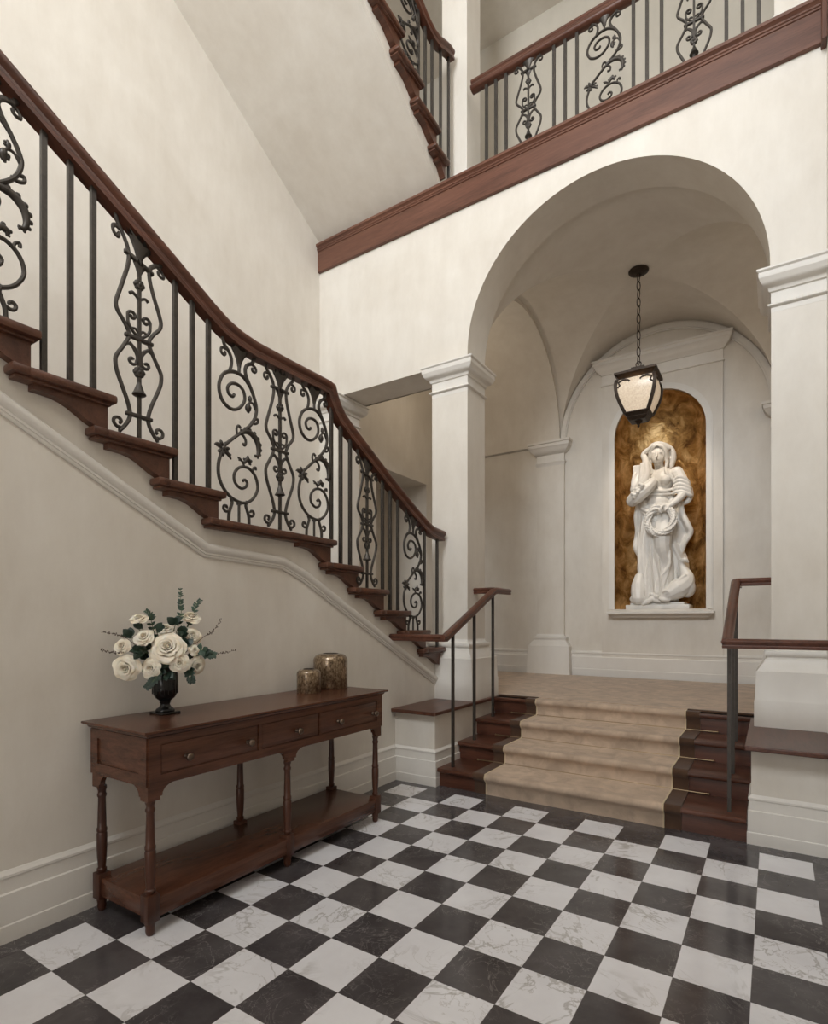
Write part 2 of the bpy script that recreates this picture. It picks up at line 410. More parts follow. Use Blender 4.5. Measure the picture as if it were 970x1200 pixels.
# moulding that follows the stair
mp = [(0,-4.6,3.20),(0,-2.777,2.245),(0,-1.787,1.740),(0,-1.202,1.719),(0,-.995,1.643),(0,.79,.762)]
MPROF = [(0,-.040),(.008,-.040),(.012,-.034),(.012,-.026),(.018,-.024),(.018,-.014),(.026,-.008),(.034,.006),(.036,.018),(.036,.026),(.026,.030),(.020,.038),(.008,.040),(0,.040)]
struct(MB().sweep([(-.13,b,c) for _,b,c in mp], MPROF, (1,0,0)).build('trim_1', TR, smooth=30), 'white moulding following the slope of the lower staircase', 'moulding')

# vestibule back wall with niche
YB = 3.79
NX, NR, NZB, NZS = 1.356, .5325, 1.493, 3.72
bw = MB(); arch_strip(bw, NX, NR, NZS, -1.7, 4.4, 5.25, YB, YB+.12, 40, NZB)
bw.box(-1.7,4.4,YB,YB+.12,.5,NZB)
struct(bw.build('wall_niche', PL, smooth=30), 'pale plaster wall around the gilded niche', 'wall')
pan = MB(); arch_strip(pan, NX, NR, NZS, .658, 2.068, 4.60, YB-.03, YB, 40, NZB); pan.box(.658,2.068,YB-.03,YB,.6,NZB)
ns = thing('niche_surround', 'moulded white surround and cornice around the gilded niche', 'niche surround', (NX,YB,ZL), kind='structure')
pan.build('panel', PL, ns, smooth=30)
fr = MB()
def frame_arch(mb, r0, r1, y0, y1, zb, cx, zs, n=40):
    def pts(r): return [(cx-r, zb)]+[(cx-r*cos(pi*k/n), zs+r*sin(pi*k/n)) for k in range(n+1)]+[(cx+r, zb)]
    A, B = pts(r0), pts(r1)
    for k in range(len(A)-1):
        a, a2, b, b2 = A[k], A[k+1], B[k], B[k+1]
        mb.add([(a[0],y0,a[1]),(a2[0],y0,a2[1]),(b2[0],y0,b2[1]),(b[0],y0,b[1]),(a[0],y1,a[1]),(a2[0],y1,a2[1]),(b2[0],y1,b2[1]),(b[0],y1,b[1])], [(0,1,2,3),(0,4,5,1),(3,2,6,7)])
frame_arch(fr, NR, NR+.062, YB-.048, YB, NZB, NX, NZS); frame_arch(fr, NR+.062, NR+.075, YB-.038, YB, NZB, NX, NZS)
fr.build('frame', TR, ns, smooth=30)
cr = [(.001,4.44),(.012,4.445),(.016,4.455),(.010,4.465),(.001,4.468),(.001,4.585),(.012,4.590),(.02,4.61),(.045,4.625),(.065,4.65),(.080,4.690),(.095,4.70),(.095,4.735),(.108,4.745),(.108,4.765),(0,4.77)]
MB().ring(.658,2.068,YB-.03,YB+.1,cr).build('cornice', TR, ns, smooth=40)
MB().ring(.85,1.88,YB-.06,YB+.05,[(.03,1.383),(.045,1.395),(.055,1.41),(.075,1.418),(.085,1.43),(.10,1.436),(.10,1.462),(.094,1.468),(.02,1.494)]).build('sill', TR, ns, smooth=40)
lun = MB(); frame_arch(lun, 1.185, 1.265, YB-.02, YB, 3.80, 1.36, 3.80, 56); frame_arch(lun, 1.200, 1.255, YB-.032, YB-.02, 3.80, 1.36, 3.80, 56)
struct(lun.build('trim_2', TR, smooth=30), 'thin round arch moulding on the niche wall', 'moulding')
# gilded niche shell
def nich(u, v):
    a = pi*u; H = NZS-NZB; Ltot = H+NR*pi/2; s_ = v*Ltot
    if s_ <= H: x, yy, zz = -NR*cos(a), .40*sin(a), NZB+s_
    else:
        b = (s_-H)/NR; x, yy, zz = -NR*cos(a)*cos(b), .40*sin(a)*cos(b), NZS+NR*sin(b)
    return (NX+x, YB+yy, zz)
gn = MB().grid(nich, 40, 60); 
struct(gn.build('niche_lining', M['gold'], smooth=60), 'gold leaf lining of the statue niche', 'niche')
fl = MB().prism([(NX-NR*cos(pi*k/24), YB+.40*sin(pi*k/24)) for k in range(25)], 'z', NZB-.05, NZB)
struct(fl.build('niche_floor', TR), 'flat shelf of the statue niche', 'niche')
# pilasters on the niche wall
PC = [(.001,3.50),(.012,3.535),(.020,3.545),(.012,3.556),(.001,3.56),(.001,3.655),(.02,3.662),(.045,3.69),(.075,3.715),(.085,3.745),(.092,3.75),(.092,3.79),(.105,3.797),(.107,3.825),(0,3.828)]
PBs = [(.115,.6),(.112,.66),(.092,1.0),(.08,1.01),(.06,1.05),(.034,1.075),(.034,1.09),(.045,1.10),(.045,1.118),(.01,1.13),(0,1.16)]
def pilaster(x0, x1, lab):
    p = thing('pilaster', lab, 'pilaster', ((x0+x1)/2,YB,ZL), kind='structure')
    MB().box(x0,x1,YB-.05,YB+.05,ZL,3.80).build('shaft', PL, p)
    MB().ring(x0,x1,YB-.05,YB+.1,PC).build('capital', TR, p, smooth=40); MB().ring(x0,x1,YB-.05,YB+.1,PBs).build('pilaster_base', TR, p, smooth=40)
pilaster(-.231,.155,'flat white pilaster on the niche wall left of the statue'); pilaster(2.565,2.951,'flat white pilaster on the niche wall right of the statue')
bb = MB()
BBN = [(0,.6),(-.045,.6),(-.045,.70),(-.040,.705),(-.040,.86),(-.03,.87),(-.028,.90),(-.036,.91),(-.036,.925),(-.01,.94),(0,.945)]
for xa, xb in ((-1.68,-.231),(.155,2.565),(2.951,4.4)): bb.prism([(YB+d-.0, zz) for d, zz in BBN], 'x', xa, xb)
struct(bb.build('baseboard_niche', TR), 'white baseboard under the statue niche', 'baseboard')
bd = MB()
for xa, xb in ((-1.68,-.231),(2.951,4.4)): bd.box(xa,xb,YB-.025,YB,3.79,3.825)
struct(bd.build('trim_3', TR), 'thin band on the wall level with the pilaster capitals', 'moulding')

# vault
VX, VY, VZ = 1.36, 2.505, 3.80
def vault(u, v):
    a, b = (u-.5)*pi, (v-.5)*pi
    return (VX+1.265*sin(a), VY+1.285*sin(b), VZ+1.29*max(cos(a), cos(b)))
va = MB(); n = 56
va.grid(vault, n, n)
fs = []
for f in va.f:                                   # split along the groin diagonals
    q = f; i = q[0] % (n+1); j = q[0]//(n+1); s_ = (i < n/2) == (j < n/2)
    fs += ([(q[0],q[1],q[2]),(q[0],q[2],q[3])] if s_ else [(q[0],q[1],q[3]),(q[1],q[2],q[3])])
va.f = fs
for side in (-1, 1):
    x0 = VX+side*1.265; x1 = -1.68 if side < 0 else 4.4
    k = 48
    def ar(b, o, x): return (x, VY+(1.285-o)*sin(b), VZ+(1.29-o)*cos(b))
    va.grid(lambda u, v: ar((u-.5)*pi, .05*v, x0), k, 1)
    va.grid(lambda u, v: ar((u-.5)*pi, .05, x0+(x1-x0)*v), k, 6)
struct(va.build('ceiling_vault', PL, smooth=25), 'groin vaulted plaster ceiling above the lantern', 'ceiling')
struct(MB().box(-1.9,4.6,1.22,3.95,5.12,5.2).build('ceiling_slab', PL), 'slab above the vault', 'ceiling')
struct(MB().box(4.4,4.5,.85,3.9,0,5.2).build('wall_vestibule_right', PL), 'end wall of the vestibule right bay', 'wall')

# fascia between hall and gallery
fa = thing('trim_4', 'long mahogany fascia board under the gallery railing', 'fascia board', (.57,.83,5.21), kind='structure')
FP = [(.86,5.212),(.822,5.212),(.818,5.216),(.818,5.434),(.810,5.438),(.810,5.450),(.803,5.456),(.803,5.466),(.807,5.470),(.795,5.484),(.788,5.488),(.788,5.510),(.793,5.516),(.86,5.518)]
MB().prism(FP,'x',-1.68,2.84).build('board', M['fascia'], fa, smooth=25)
MB().box(2.836,2.868,.755,.86,5.185,5.62,.004).build('corner_post', M['wood_z'], fa)

# gallery
up = thing('pillar', 'white pillar on the gallery beside the upper staircase', 'pillar', (-.08,1.2,5.55), kind='structure')
UB = [(.018,5.55),(.018,5.72),(.012,5.735),(.012,5.75),(.004,5.765),(0,5.77)]
MB().box(-.226,.053,1.06,1.35,5.55,10.5).build('shaft', PL, up); MB().ring(-.226,.053,1.06,1.35,UB).build('pillar_base', TR, up, smooth=40)
up2 = thing('pillar', 'white pillar at the right end of the gallery railing', 'pillar', (2.72,1.2,5.55), kind='structure')
MB().box(2.574,2.90,1.06,1.35,5.55,10.5).build('shaft', PL, up2); MB().ring(2.574,2.90,1.06,1.35,UB).build('pillar_base', TR, up2, smooth=40)
struct(MB().box(-1.8,3.6,2.6,2.7,5.5,10.5).build('wall_gallery', M['plaster_gallery_dimmed']), 'plain cream wall behind the gallery railing, coloured darker as if less lit', 'wall')
struct(MB().box(-1.8,3.6,1.36,2.7,8.58,8.7).build('ceiling_gallery', PL), 'flat ceiling above the gallery', 'ceiling')
struct(MB().box(-1.8,3.6,-7.1,2.7,10.5,10.6).build('ceiling', PL), 'high ceiling of the stair hall', 'ceiling')

# upper flight
UN = [(.903,5.770),(.739,5.955),(.437,6.138),(.127,6.320)]
y, z = UN[-1]
for _ in range(9): y -= .312; z += .182; UN.append((y, z))
UN_r = UN[::-1]
ptsU = []; ya = UN_r[0][0]-.35
for (yn, zn) in UN_r: ptsU += [(ya, zn-.04), (yn-.03, zn-.04)]; ya = yn-.03
yl = UN_r[0][0]-.35
sof = lambda yy: 5.572+(.813-yy)*.5735
polyU = ptsU+[(.873,5.54)]+[(yl, sof(yl))]
us = MB().prism(polyU,'x',-.17,-.14).prism([(.87,sof(.87)),(yl,sof(yl)),(yl,sof(yl)+.03),(.87,sof(.87)+.03)],'x',-1.68,-.17)
struct(us.build('wall_upper_stair', PL), 'sloping plaster underside of the upper staircase', 'wall')
struct(MB().box(-1.68,-.14,-7,yl,UN_r[0][1]-.35,UN_r[0][1]-.04).build('floor_upper_landing', PL), 'underside of the upper landing', 'floor')

# right wall with tall window, rear wall
WY0, WY1, WZ0, WZ1 = -2.9, -.3, 5.0, 9.4
rw = MB(); X0, X1 = 2.87, 3.02
rw.box(X0,X1,-7,WY0,0,10.5); rw.box(X0,X1,WY1,.85,0,10.5); rw.box(X0,X1,WY0,WY1,0,WZ0); rw.box(X0,X1,WY0,WY1,WZ1,10.5)
rw.box(2.90,3.02,.85,2.7,5.5,10.5)
struct(rw.build('wall_right', PL), 'right wall of the hall', 'wall')
struct(MB().prism([(-x+2.74,z_) for x,z_ in BBP],'y',-7,.1).build('baseboard_right', TR), 'white baseboard along the right wall', 'baseboard')
RZ0, RZ1, RX0, RX1 = 4.9, 9.1, .5, 2.8
re = MB(); re.box(-1.8,RX0,-7.12,-7,0,10.5); re.box(RX1,3.02,-7.12,-7,0,10.5); re.box(RX0,RX1,-7.12,-7,0,RZ0); re.box(RX0,RX1,-7.12,-7,RZ1,10.5)
struct(MB().box(-.13,2.9,-7,-5.2,4.6,4.85).build('rear_light_block', PL), 'unseen slab behind the viewer, added to shade the lower hall', 'floor')  # added out of view to keep high rear light off the lower hall
struct(re.build('wall_rear', PL), 'rear wall of the hall', 'wall')
def window(nmn, axis, a0, a1, z0, z1, p):
    w = MB()
    def bx(u0,u1,zz0,zz1):
        if axis == 'y': w.box(p,p+.07,u0,u1,zz0,zz1)
        else: w.box(u0,u1,p,p+.07,zz0,zz1)
    nv = max(2, round((a1-a0)/.8)); nh = max(3, round((z1-z0)/.9))
    for k in range(nv+1):
        c = a0+(a1-a0)*k/nv; bx(max(a0,c-.02),min(a1,c+.02),z0,z1)
    for k in range(nh+1):
        c = z0+(z1-z0)*k/nh; bx(a0,a1,max(z0,c-.02),min(z1,c+.02))
    return struct(w.build(nmn, TR), 'tall window frame', 'window')
window('window_1','y',WY0,WY1,WZ0,WZ1,2.92); window('window_2','x',RX0,RX1,RZ0,RZ1,-7.1)

# ================================================================== CAMERA AND LIGHT
cam_d = bpy.data.cameras.new('camera'); cam = bpy.data.objects.new('camera', cam_d); COL.objects.link(cam)
cam.location = (2.5673,-3.7811,1.3381)
cam.rotation_euler = (pi/2, 0, .573987)
cam_d.sensor_fit = 'VERTICAL'; cam_d.sensor_height = 24; cam_d.lens = 650.743/1200*24; cam_d.shift_y = 128.14/1200; cam_d.clip_start = .05
SC.camera = cam
w = bpy.data.worlds.new('sky'); SC.world = w; w.use_nodes = True
w.node_tree.nodes['Background'].inputs['Color'].default_value = (1,.985,.96,1); w.node_tree.nodes['Background'].inputs['Strength'].default_value = 1.0
def area(name, loc, target, sx, sy, power, col=(1,1,1), spread=180):
    l = bpy.data.lights.new(name, 'AREA'); l.shape = 'RECTANGLE'; l.size = sx; l.size_y = sy; l.energy = power; l.color = col; l.spread = math.radians(spread)
    o = bpy.data.objects.new(name, l); COL.objects.link(o); o.location = loc
    d = Vector(target)-Vector(loc); o.rotation_euler = d.to_track_quat('-Z','Y').to_euler(); return o
def spot(name, loc, target, power, ang, blend=.6, col=(1,.86,.7), rad=.03):
    l = bpy.data.lights.new(name, 'SPOT'); l.energy = power; l.spot_size = math.radians(ang); l.spot_blend = blend; l.color = col; l.shadow_soft_size = rad
    o = bpy.data.objects.new(name, l); COL.objects.link(o); o.location = loc
    d = Vector(target)-Vector(loc); o.rotation_euler = d.to_track_quat('-Z','Y').to_euler(); return o
area('daylight_side', (3.10,-1.6,7.2), (-1,-1.2,5.2), 2.5, 4.3, 42, (1,.95,.88))
area('daylight_rear', (1.65,-7.2,7.0), (1.3,0,5.0), 2.3, 4.2, 525, (.90,.965,1.03))
area('low_rear_fill', (1.7,-6.95,1.6), (1.6,0,1.4), 1.7, 2.7, 40, (1,.98,.96))  # added low fill from behind the viewer, no door built there
spot('niche_spot', (1.36,2.62,4.90), (1.36,3.95,2.7), 135, 42, .8, (1,.88,.74))
for nmx, xx, en in (('left_bay_fill',-.8,6.5),('right_bay_fill',3.5,7)):  # unseen fill lights added in the side bays to brighten the vestibule
    pl_ = bpy.data.lights.new(nmx,'POINT'); pl_.energy = en; pl_.color = (1,.86,.68); pl_.shadow_soft_size = .12
    po_ = bpy.data.objects.new(nmx, pl_); COL.objects.link(po_); po_.location = (xx,2.35,4.3)
bl = bpy.data.lights.new('lantern_bulb','POINT'); bl.energy = 6; bl.color = (1,.78,.52); bl.shadow_soft_size = .03
blo = bpy.data.objects.new('lantern_bulb', bl); COL.objects.link(blo); blo.location = (1.36,2.505,3.78)
SC.view_settings.view_transform = 'Standard'; SC.view_settings.look = 'None'; SC.view_settings.exposure = 0; SC.view_settings.gamma = 1; SC.view_settings.use_curve_mapping = False
# ================================================================== STAIRCASES
def bracket_poly(Yn, z, left=.345):
    k = left/.345
    pts = [(-.030,-.040),(-.030,-.166),(-.052,-.166),(-.085,-.158),(-.12,-.143),(-.155,-.122),(-.19,-.102),(-.225,-.088),(-.26,-.081),(-.30,-.079),(-.345,-.079),(-.345,-.040)]
    return [(Yn+a*(k if a < -.03 else 1), z+b) for a, b in pts]
def staircase(name, label, noses, x_far, x_wall, x_tip, y_base, side_from, loc, first_left=None):
    st = thing(name, label, 'staircase', loc)
    for i, (yn, zn) in enumerate(noses):
        yp = noses[i-1][0] if i > 0 else yn-.325
        t = MB().box(x_far, x_tip, yp-.05, yn, zn-.040, zn, .012)
        ret = yp-.115
        t.box(x_wall, x_tip, ret, yp-.04, zn-.0398, zn-.0002, .012)
        t.box(x_wall, x_tip-.022, ret+.02, yn-.022, zn-.054, zn-.0395, .004)
        t.build('tread', M['tread'], st, smooth=40)
        MB().prism(bracket_poly(yn, zn, .345 if i not in (first_left or {}) else first_left[i]), 'x', x_wall, x_tip-.042).build('bracket', M['tread'], st)
        znx = noses[i+1][1] if i+1 < len(noses) else zn-.165
        MB().box(x_far, x_tip-.043, yn-.045, yn-.028, znx, zn-.04).build('riser', M['tread'], st)
    return st
staircase('staircase', 'lower mahogany staircase with shaped tread brackets along the left wall', NOSE[3:], -1.68, -.13, -.04, 0, 0, (-.9,.8,.6))
staircase('staircase', 'upper mahogany staircase rising above the gallery fascia at top left', UN_r[5:], -1.68, -.14, -.04, 0, 0, (-.9,.9,5.55), {len(UN_r[5:])-1: .17})

# ---------------------------------------------------------------- wrought iron panels (local: u along the rail, w across, v up)
def scroll_path(pts, k=5): return [(0, p[0], p[1]) for p in catmull([(p[0], p[1], 0) for p in pts], k)]
def taper(n, r0, r1): return [r0+(r1-r0)*i/(n-1) for i in range(n)]
def add_rod(mb, pts, r=.0085, r_end=None, k=5, w=0):
    P = [(w, q[1], q[2]) for q in scroll_path(pts, k)]
    mb.tube(P, taper(len(P), r*1.14, (r if r_end is None else r_end)*1.14), 7, up=(1,0,0))
def spiral(c, r0, r1, a0, turns, n=10):
    return [(c[0]+(r0+(r1-r0)*i/n)*cos(a0+turns*2*pi*i/n), c[1]+(r0+(r1-r0)*i/n)*sin(a0+turns*2*pi*i/n)) for i in range(n+1)]
def leaf_cup(mb, v0, v1, r0, r1, n=9, lobes=5):
    """fluted palmette cup, flat-ish, opening upward"""
    rows = 6; vs = []
    for i in range(rows+1):
        t = i/rows; rr = r0+(r1-r0)*t**1.6
        for k in range(24):
            a = 2*pi*k/24; fl = 1+.12*t*cos(lobes*2*a); tip = .018*t*t*cos(lobes*2*a)
            vs.append((rr*.42*sin(a)*fl, rr*cos(a)*fl, v0+(v1-v0)*t+tip))
    fs = [(i*24+k, i*24+(k+1) % 24, (i+1)*24+(k+1) % 24, (i+1)*24+k) for i in range(rows) for k in range(24)]
    fs += [tuple(range(23,-1,-1)), tuple(rows*24+k for k in range(24))]
    mb.add(vs, fs)
def rosette(mb, u, v, r=.023):
    for sgn in (-1, 1):
        for k in range(6):
            a = 2*pi*k/6; mb.ell((sgn*.008, u+r*.55*cos(a), v+r*.55*sin(a)), (.006, r*.5, r*.5), 8, 5)
        mb.ell((sgn*.013, u, v), (.006, r*.35, r*.35), 8, 5)
def lobe_leaf(mb, pts, w0, k=5, n=6):
    """curled acanthus: tapered flattened tube with side lobes"""
    P = scroll_path(pts, k); m = len(P)
    R = [w0*(.35+.65*sin(pi*min(1, .15+.85*i/(m-1)))) for i in range(m)]
    mb.tube(P, R, 8, up=(1,0,0))
    for i in range(2, m-1, 3):
        t = Vector(P[i+1])-Vector(P[i-1]); nrm = Vector((0, -t.z, t.y)).normalized()
        for sg in (1,):
            c = Vector(P[i])+nrm*R[i]*1.1*sg; mb.ell(c, (.006, R[i]*.75, R[i]*.75), 7, 5)
def lyre():
    """symmetrical lyre panel -> dict of meshes"""
    rods, lv, ro, lv2, bl_, ro2 = (MB() for _ in range(6))
    for s_ in (-1, 1):
        f = lambda L_: [(s_*a, b) for a, b in L_]
        add_rod(rods, f([(.118,1.035),(.112,1.0),(.080,.965),(.056,.92),(.055,.86),(.078,.775),(.106,.69),(.117,.645),(.108,.610),(.080,.575),(.057,.538),(.052,.513),(.058,.490),(.085,.438),(.110,.395),(.119,.365),(.113,.315),(.090,.255),(.062,.185),(.047,.125),(.054,.085),(.078,.045),(.098,.022)]), .0088, k=4)
        add_rod(rods, f([(.095,.978)]+spiral((.112,.950), .026, .006, 1.9, -.95)), .007, .0075)
        add_rod(rods, f([(.098,.015)]+spiral((.104,.066), .030, .009, -1.9, .95)), .0072, .0075)
        add_rod(rods, f([(.010,.525),(.035,.545),(.055,.575),(.058,.610)]+spiral((.036,.618), .022, .006, .2, 1.0)), .0066, .0075)
        add_rod(rods, f([(.010,.550),(.022,.560),(.050,.552)]), .0055)
        add_rod(rods, f([(.050,.480),(.020,.455),(.010,.425),(.012,.392)]+spiral((.036,.394), .024, .006, 2.9, .95)), .0066, .0075)
        add_rod(rods, f([(.070,.462),(.045,.470),(.020,.440),(.008,.41)]), .0055)
        add_rod(rods, f([(.003,.715),(.018,.728),(.035,.735),(.048,.725)]), .0062, .0075)
    rods.box(-.008,.008,-.008,.008,0,.92)
    for v, hw in ((.905,.074),(.513,.072),(.120,.068)): rods.box(-.011,.011,-hw,hw,v-.009,v+.009,.003)
    leaf_cup(lv, .905, 1.01, .014, .062); leaf_cup(lv2, .825, .90, .009, .034)
    bl_.lathe([(.007,.30),(.012,.285),(.020,.262),(.026,.245),(.034,.232),(.028,.226)], n=10)
    rosette(ro, .0, .79, .026); rosette(ro2, .0, .345, .028)
    return [('scroll_frame', rods), ('palmette', lv), ('palmette', lv2), ('bell_flower', bl_), ('rosette', ro), ('rosette', ro2)]
def ess():
    """S shaped scroll panel"""
    rods, lv, fl, ac, l2, l3 = (MB() for _ in range(6))
    main = [(.118,1.03),(.098,.985),(.066,.960),(.046,.925),(.052,.885),(.082,.835),(.112,.780),(.131,.715),(.122,.660),(.095,.612),(.060,.575),(.0,.523),(-.065,.466),(-.110,.420),(-.132,.365),(-.146,.310),(-.142,.245),(-.110,.185),(-.050,.140),(.030,.126),(.095,.155),(.135,.212),(.139,.260),(.116,.310),(.066,.341),(.005,.330),(-.034,.285),(-.030,.236),(.010,.210),(.048,.222),(.060,.250),(.042,.266),(.028,.254)]
    add_rod(rods, main, .0098, .0075, 4)
    add_rod(rods, [(.092,.822),(.060,.852),(.018,.874),(-.045,.870),(-.105,.835),(-.137,.780),(-.140,.730),(-.118,.682),(-.075,.656),(-.030,.658),(.012,.686),(.041,.735),(.033,.785),(-.005,.808),(-.053,.800),(-.082,.765),(-.072,.733),(-.045,.728),(-.034,.745)], .0096, .008, 4)
    add_rod(rods, [(-.118,1.03),(-.105,.995),(-.075,.972),(-.056,.940),(-.056,.900),(-.066,.868)], .0085)
    for s_ in (-1, 1): add_rod(rods, [(s_*.088,.975)]+[(s_*a, b) for a, b in spiral((.108,.950), .026, .006, 1.9, -.95)], .007, .0075)
    add_rod(rods, [(.090,.622),(.118,.618),(.142,.632),(.140,.652),(.126,.648)], .007, .007)
    add_rod(rods, [(.125,.700),(.105,.735),(.082,.735),(.066,.715)], .006)
    add_rod(rods, [(-.012,.512),(-.018,.550),(-.004,.572),(.012,.562)], .006, .007)
    add_rod(rods, [(.012,.530),(.036,.518),(.050,.495),(.044,.470),(.026,.474)], .0065, .008)
    add_rod(rods, [(.100,.318),(.108,.348),(.124,.356),(.126,.340)], .006, .007)
    add_rod(rods, [(.040,.338),(.028,.365),(.005,.378)], .006)
    for s_ in (-1, 1):
        add_rod(rods, [(s_*.060,.140),(s_*.050,.115),(s_*.058,.090),(s_*.072,.050),(s_*.075,.0)], .0085)
        add_rod(rods, [(s_*.068,.060)]+[(s_*a, b) for a, b in spiral((.094,.078), .024, .006, -2.4, .9)], .007, .0075)
    rods.tube([(0,0,0),(0,0,.126)], .008, 8); rods.lathe([(.013,.108),(.015,.114),(.013,.122)], n=10)
    rods.tube([(0,0,.872),(0,0,.935)], .009, 8)
    leaf_cup(lv, .915, 1.02, .014, .062)
    lobe_leaf(ac, [(.008,.528),(.050,.552),(.100,.548),(.138,.515),(.150,.470),(.142,.432),(.118,.428)], .017)
    lobe_leaf(l2, [(.082,.738),(.084,.760),(.080,.778)], .011, 4); lobe_leaf(l2, [(.070,.722),(.064,.695),(.072,.668)], .016, 4)
    lobe_leaf(l3, [(.040,.365),(.058,.388),(.080,.380),(.078,.362)], .014, 4)
    lobe_leaf(l3, [(.022,.372),(-.010,.388)], .008, 4)
    for k in range(7):
        a = -.7+2*pi*k/7; fl.ell((0, -.112+.028*cos(a), .412+.028*sin(a)), (.011,.021,.010), 8, 5, rot=Matrix.Rotation(a,3,'X'))
    lobe_leaf(fl, [(-.120,.415),(-.150,.428),(-.172,.420)], .010, 4); lobe_leaf(fl, [(-.10,.40),(-.075,.385),(-.056,.362)], .011, 4)
    fl.ell((0,-.112,.412), (.018,.016,.016), 8, 6)
    return [('scroll_frame', rods), ('palmette', lv), ('acanthus', ac), ('flower', fl), ('bud', l2), ('bud', l3)]
def place_panel(kind, parent, origin, axis, vs=1.0, shear=0.0, mirror=False):
    parts = lyre() if kind == 'A' else ess()
    root = None
    for nme, mb in parts:
        def f(v):
            u, ww, vv = v.y*(-1 if mirror else 1), v.x, v.z
            rmp = max(0, min(1, (vv-.70)/.33)); vv = vv*vs+shear*u*rmp
            return Vector((origin[0]+ww, origin[1]+u, origin[2]+vv)) if axis == 'y' else Vector((origin[0]+u, origin[1]+ww, origin[2]+vv))
        mb.xf(f)
        if root is None:
            root = mb.build('lyre_panel' if kind == 'A' else 'scroll_panel', M['iron'], parent, smooth=50); root['_o'] = tuple(parent['_o'])
        else:
            mb.build(nme, M['iron'], root, smooth=50)
# handrail section (a across, b up), centred
RAILP = [(-.034,-.050),(.034,-.050),(.036,-.030),(.030,-.022),(.030,-.008),(.041,.004),(.045,.018),(.043,.032),(.034,.042),(.018,.050),(-.018,.050),(-.034,.042),(-.043,.032),(-.045,.018),(-.041,.004),(-.030,-.008),(-.030,-.022),(-.036,-.030)]
def interp(path, y):
    for (a, za), (b, zb) in zip(path, path[1:]):
        if a <= y <= b: return za+(zb-za)*(y-a)/(b-a)
    return path[0][1] if y < path[0][0] else path[-1][1]
XB = -.08
rail_main = [(-3.6,4.00),(-2.81,3.597),(-2.41,3.392),(-2.05,3.207),(-1.80,3.072),(-1.70,3.026),(-1.60,2.999),(-1.48,2.985),(-1.2,2.985),(-.83,2.990)]
rail_low = [(-.795,2.985),(-.770,2.930),(-.735,2.872),(-.68,2.815),(-.58,2.752),(-.40,2.655),(-.07,2.475),(.30,2.290),(.50,2.200),(.60,2.168),(.68,2.158),(.80,2.150)]
bal = thing('balustrade', 'wrought iron balustrade with mahogany handrail on the lower staircase', 'balustrade', (XB,-.8,1.9))
hr = MB().sweep([(XB,a,b) for a, b in rail_main+rail_low], RAILP, (1,0,0)).build('handrail', M['wood_y'], bal, smooth=35); hr['label'] = 'dark mahogany handrail'
def tread_z(y, noses):
    for yn, zn in noses:
        if y <= yn: return zn
    return noses[-1][1]
rail_all = rail_main+rail_low
def bar(parent, x, y, z0, z1, s_=.011): MB().box(x-s_,x+s_,y-s_,y+s_,z0,z1).build('baluster', M['iron'], parent)
for yb in (-2.635,-2.527,-2.427,-2.007,-1.904,-1.801,-.775,-.672,-.565,-.156,-.049,.062,.483,.711):
    bar(bal, XB, yb, tread_z(yb, NOSE)-.003, interp(rail_all, yb)-.035)
SLF = -.515
for kd, yc, sh, mir in (('B',-2.85,SLF,False),('A',-2.204,SLF,False),('B',-1.589,-.12,False),('A',-1.265,0,False),('B',-.95,0,False),('A',-.358,SLF,False),('B',.299,SLF,False)):
    z0 = tread_z(yc, NOSE); top = interp(rail_all, yc)-.045
    place_panel(kd, bal, (XB, yc, z0-.002), 'y', (top-z0)/1.03+.004, sh, mir)

# upper flight balustrade
ub = thing('balustrade', 'iron balustrade and handrail on the upper staircase beside the gallery pillar', 'balustrade', (XB,.5,5.9))
urail = [(-1.6,8.05),(-.6,7.42),(-.2,7.17),(.117,6.975),(.30,6.86),(.42,6.80),(.52,6.765),(.62,6.755),(.72,6.775),(.82,6.825),(.90,6.86),(.985,6.875)]
h2 = MB().sweep([(XB,a,b) for a, b in urail], RAILP, (1,0,0)).build('handrail', M['wood_y'], ub, smooth=35); h2['label'] = 'mahogany handrail with a curled end'
for yb in (.383,.498,.618,.775,.93): bar(ub, XB, yb, tread_z(yb, UN_r)-.003 if yb < .9 else 5.56, interp(urail, yb)-.035)
for kd, yc in (('B',.235),('A',-.38)):
    z0 = tread_z(yc, UN_r); top = interp(urail, yc)-.045
    place_panel(kd, ub, (XB, yc, z0-.002), 'y', (top-z0)/1.03, -.5)
# gallery balustrade
YG = 1.03
gb = thing('balustrade', 'iron railing with mahogany handrail along the gallery above the arch', 'balustrade', (1.3,YG,5.55))
ZG = 6.49
g1 = MB().sweep([(.125,YG,ZG),(2.575,YG,ZG)], [(b_*1.0, a_) for a_, b_ in [(b, a) for a, b in RAILP]], (0,1,0)).build('handrail', M['wood_x'], gb, smooth=35); g1['label'] = 'mahogany gallery handrail'
for xb in (.278,.375,.479,.935,1.035,1.139,1.603,1.708,1.817,2.270,2.376,2.479): bar(gb, xb, YG, 5.548, ZG-.035, .0125)
for kd, xc in (('A',.696),('B',1.370),('A',2.050)): place_panel(kd, gb, (xc, YG, 5.545), 'x', .90)

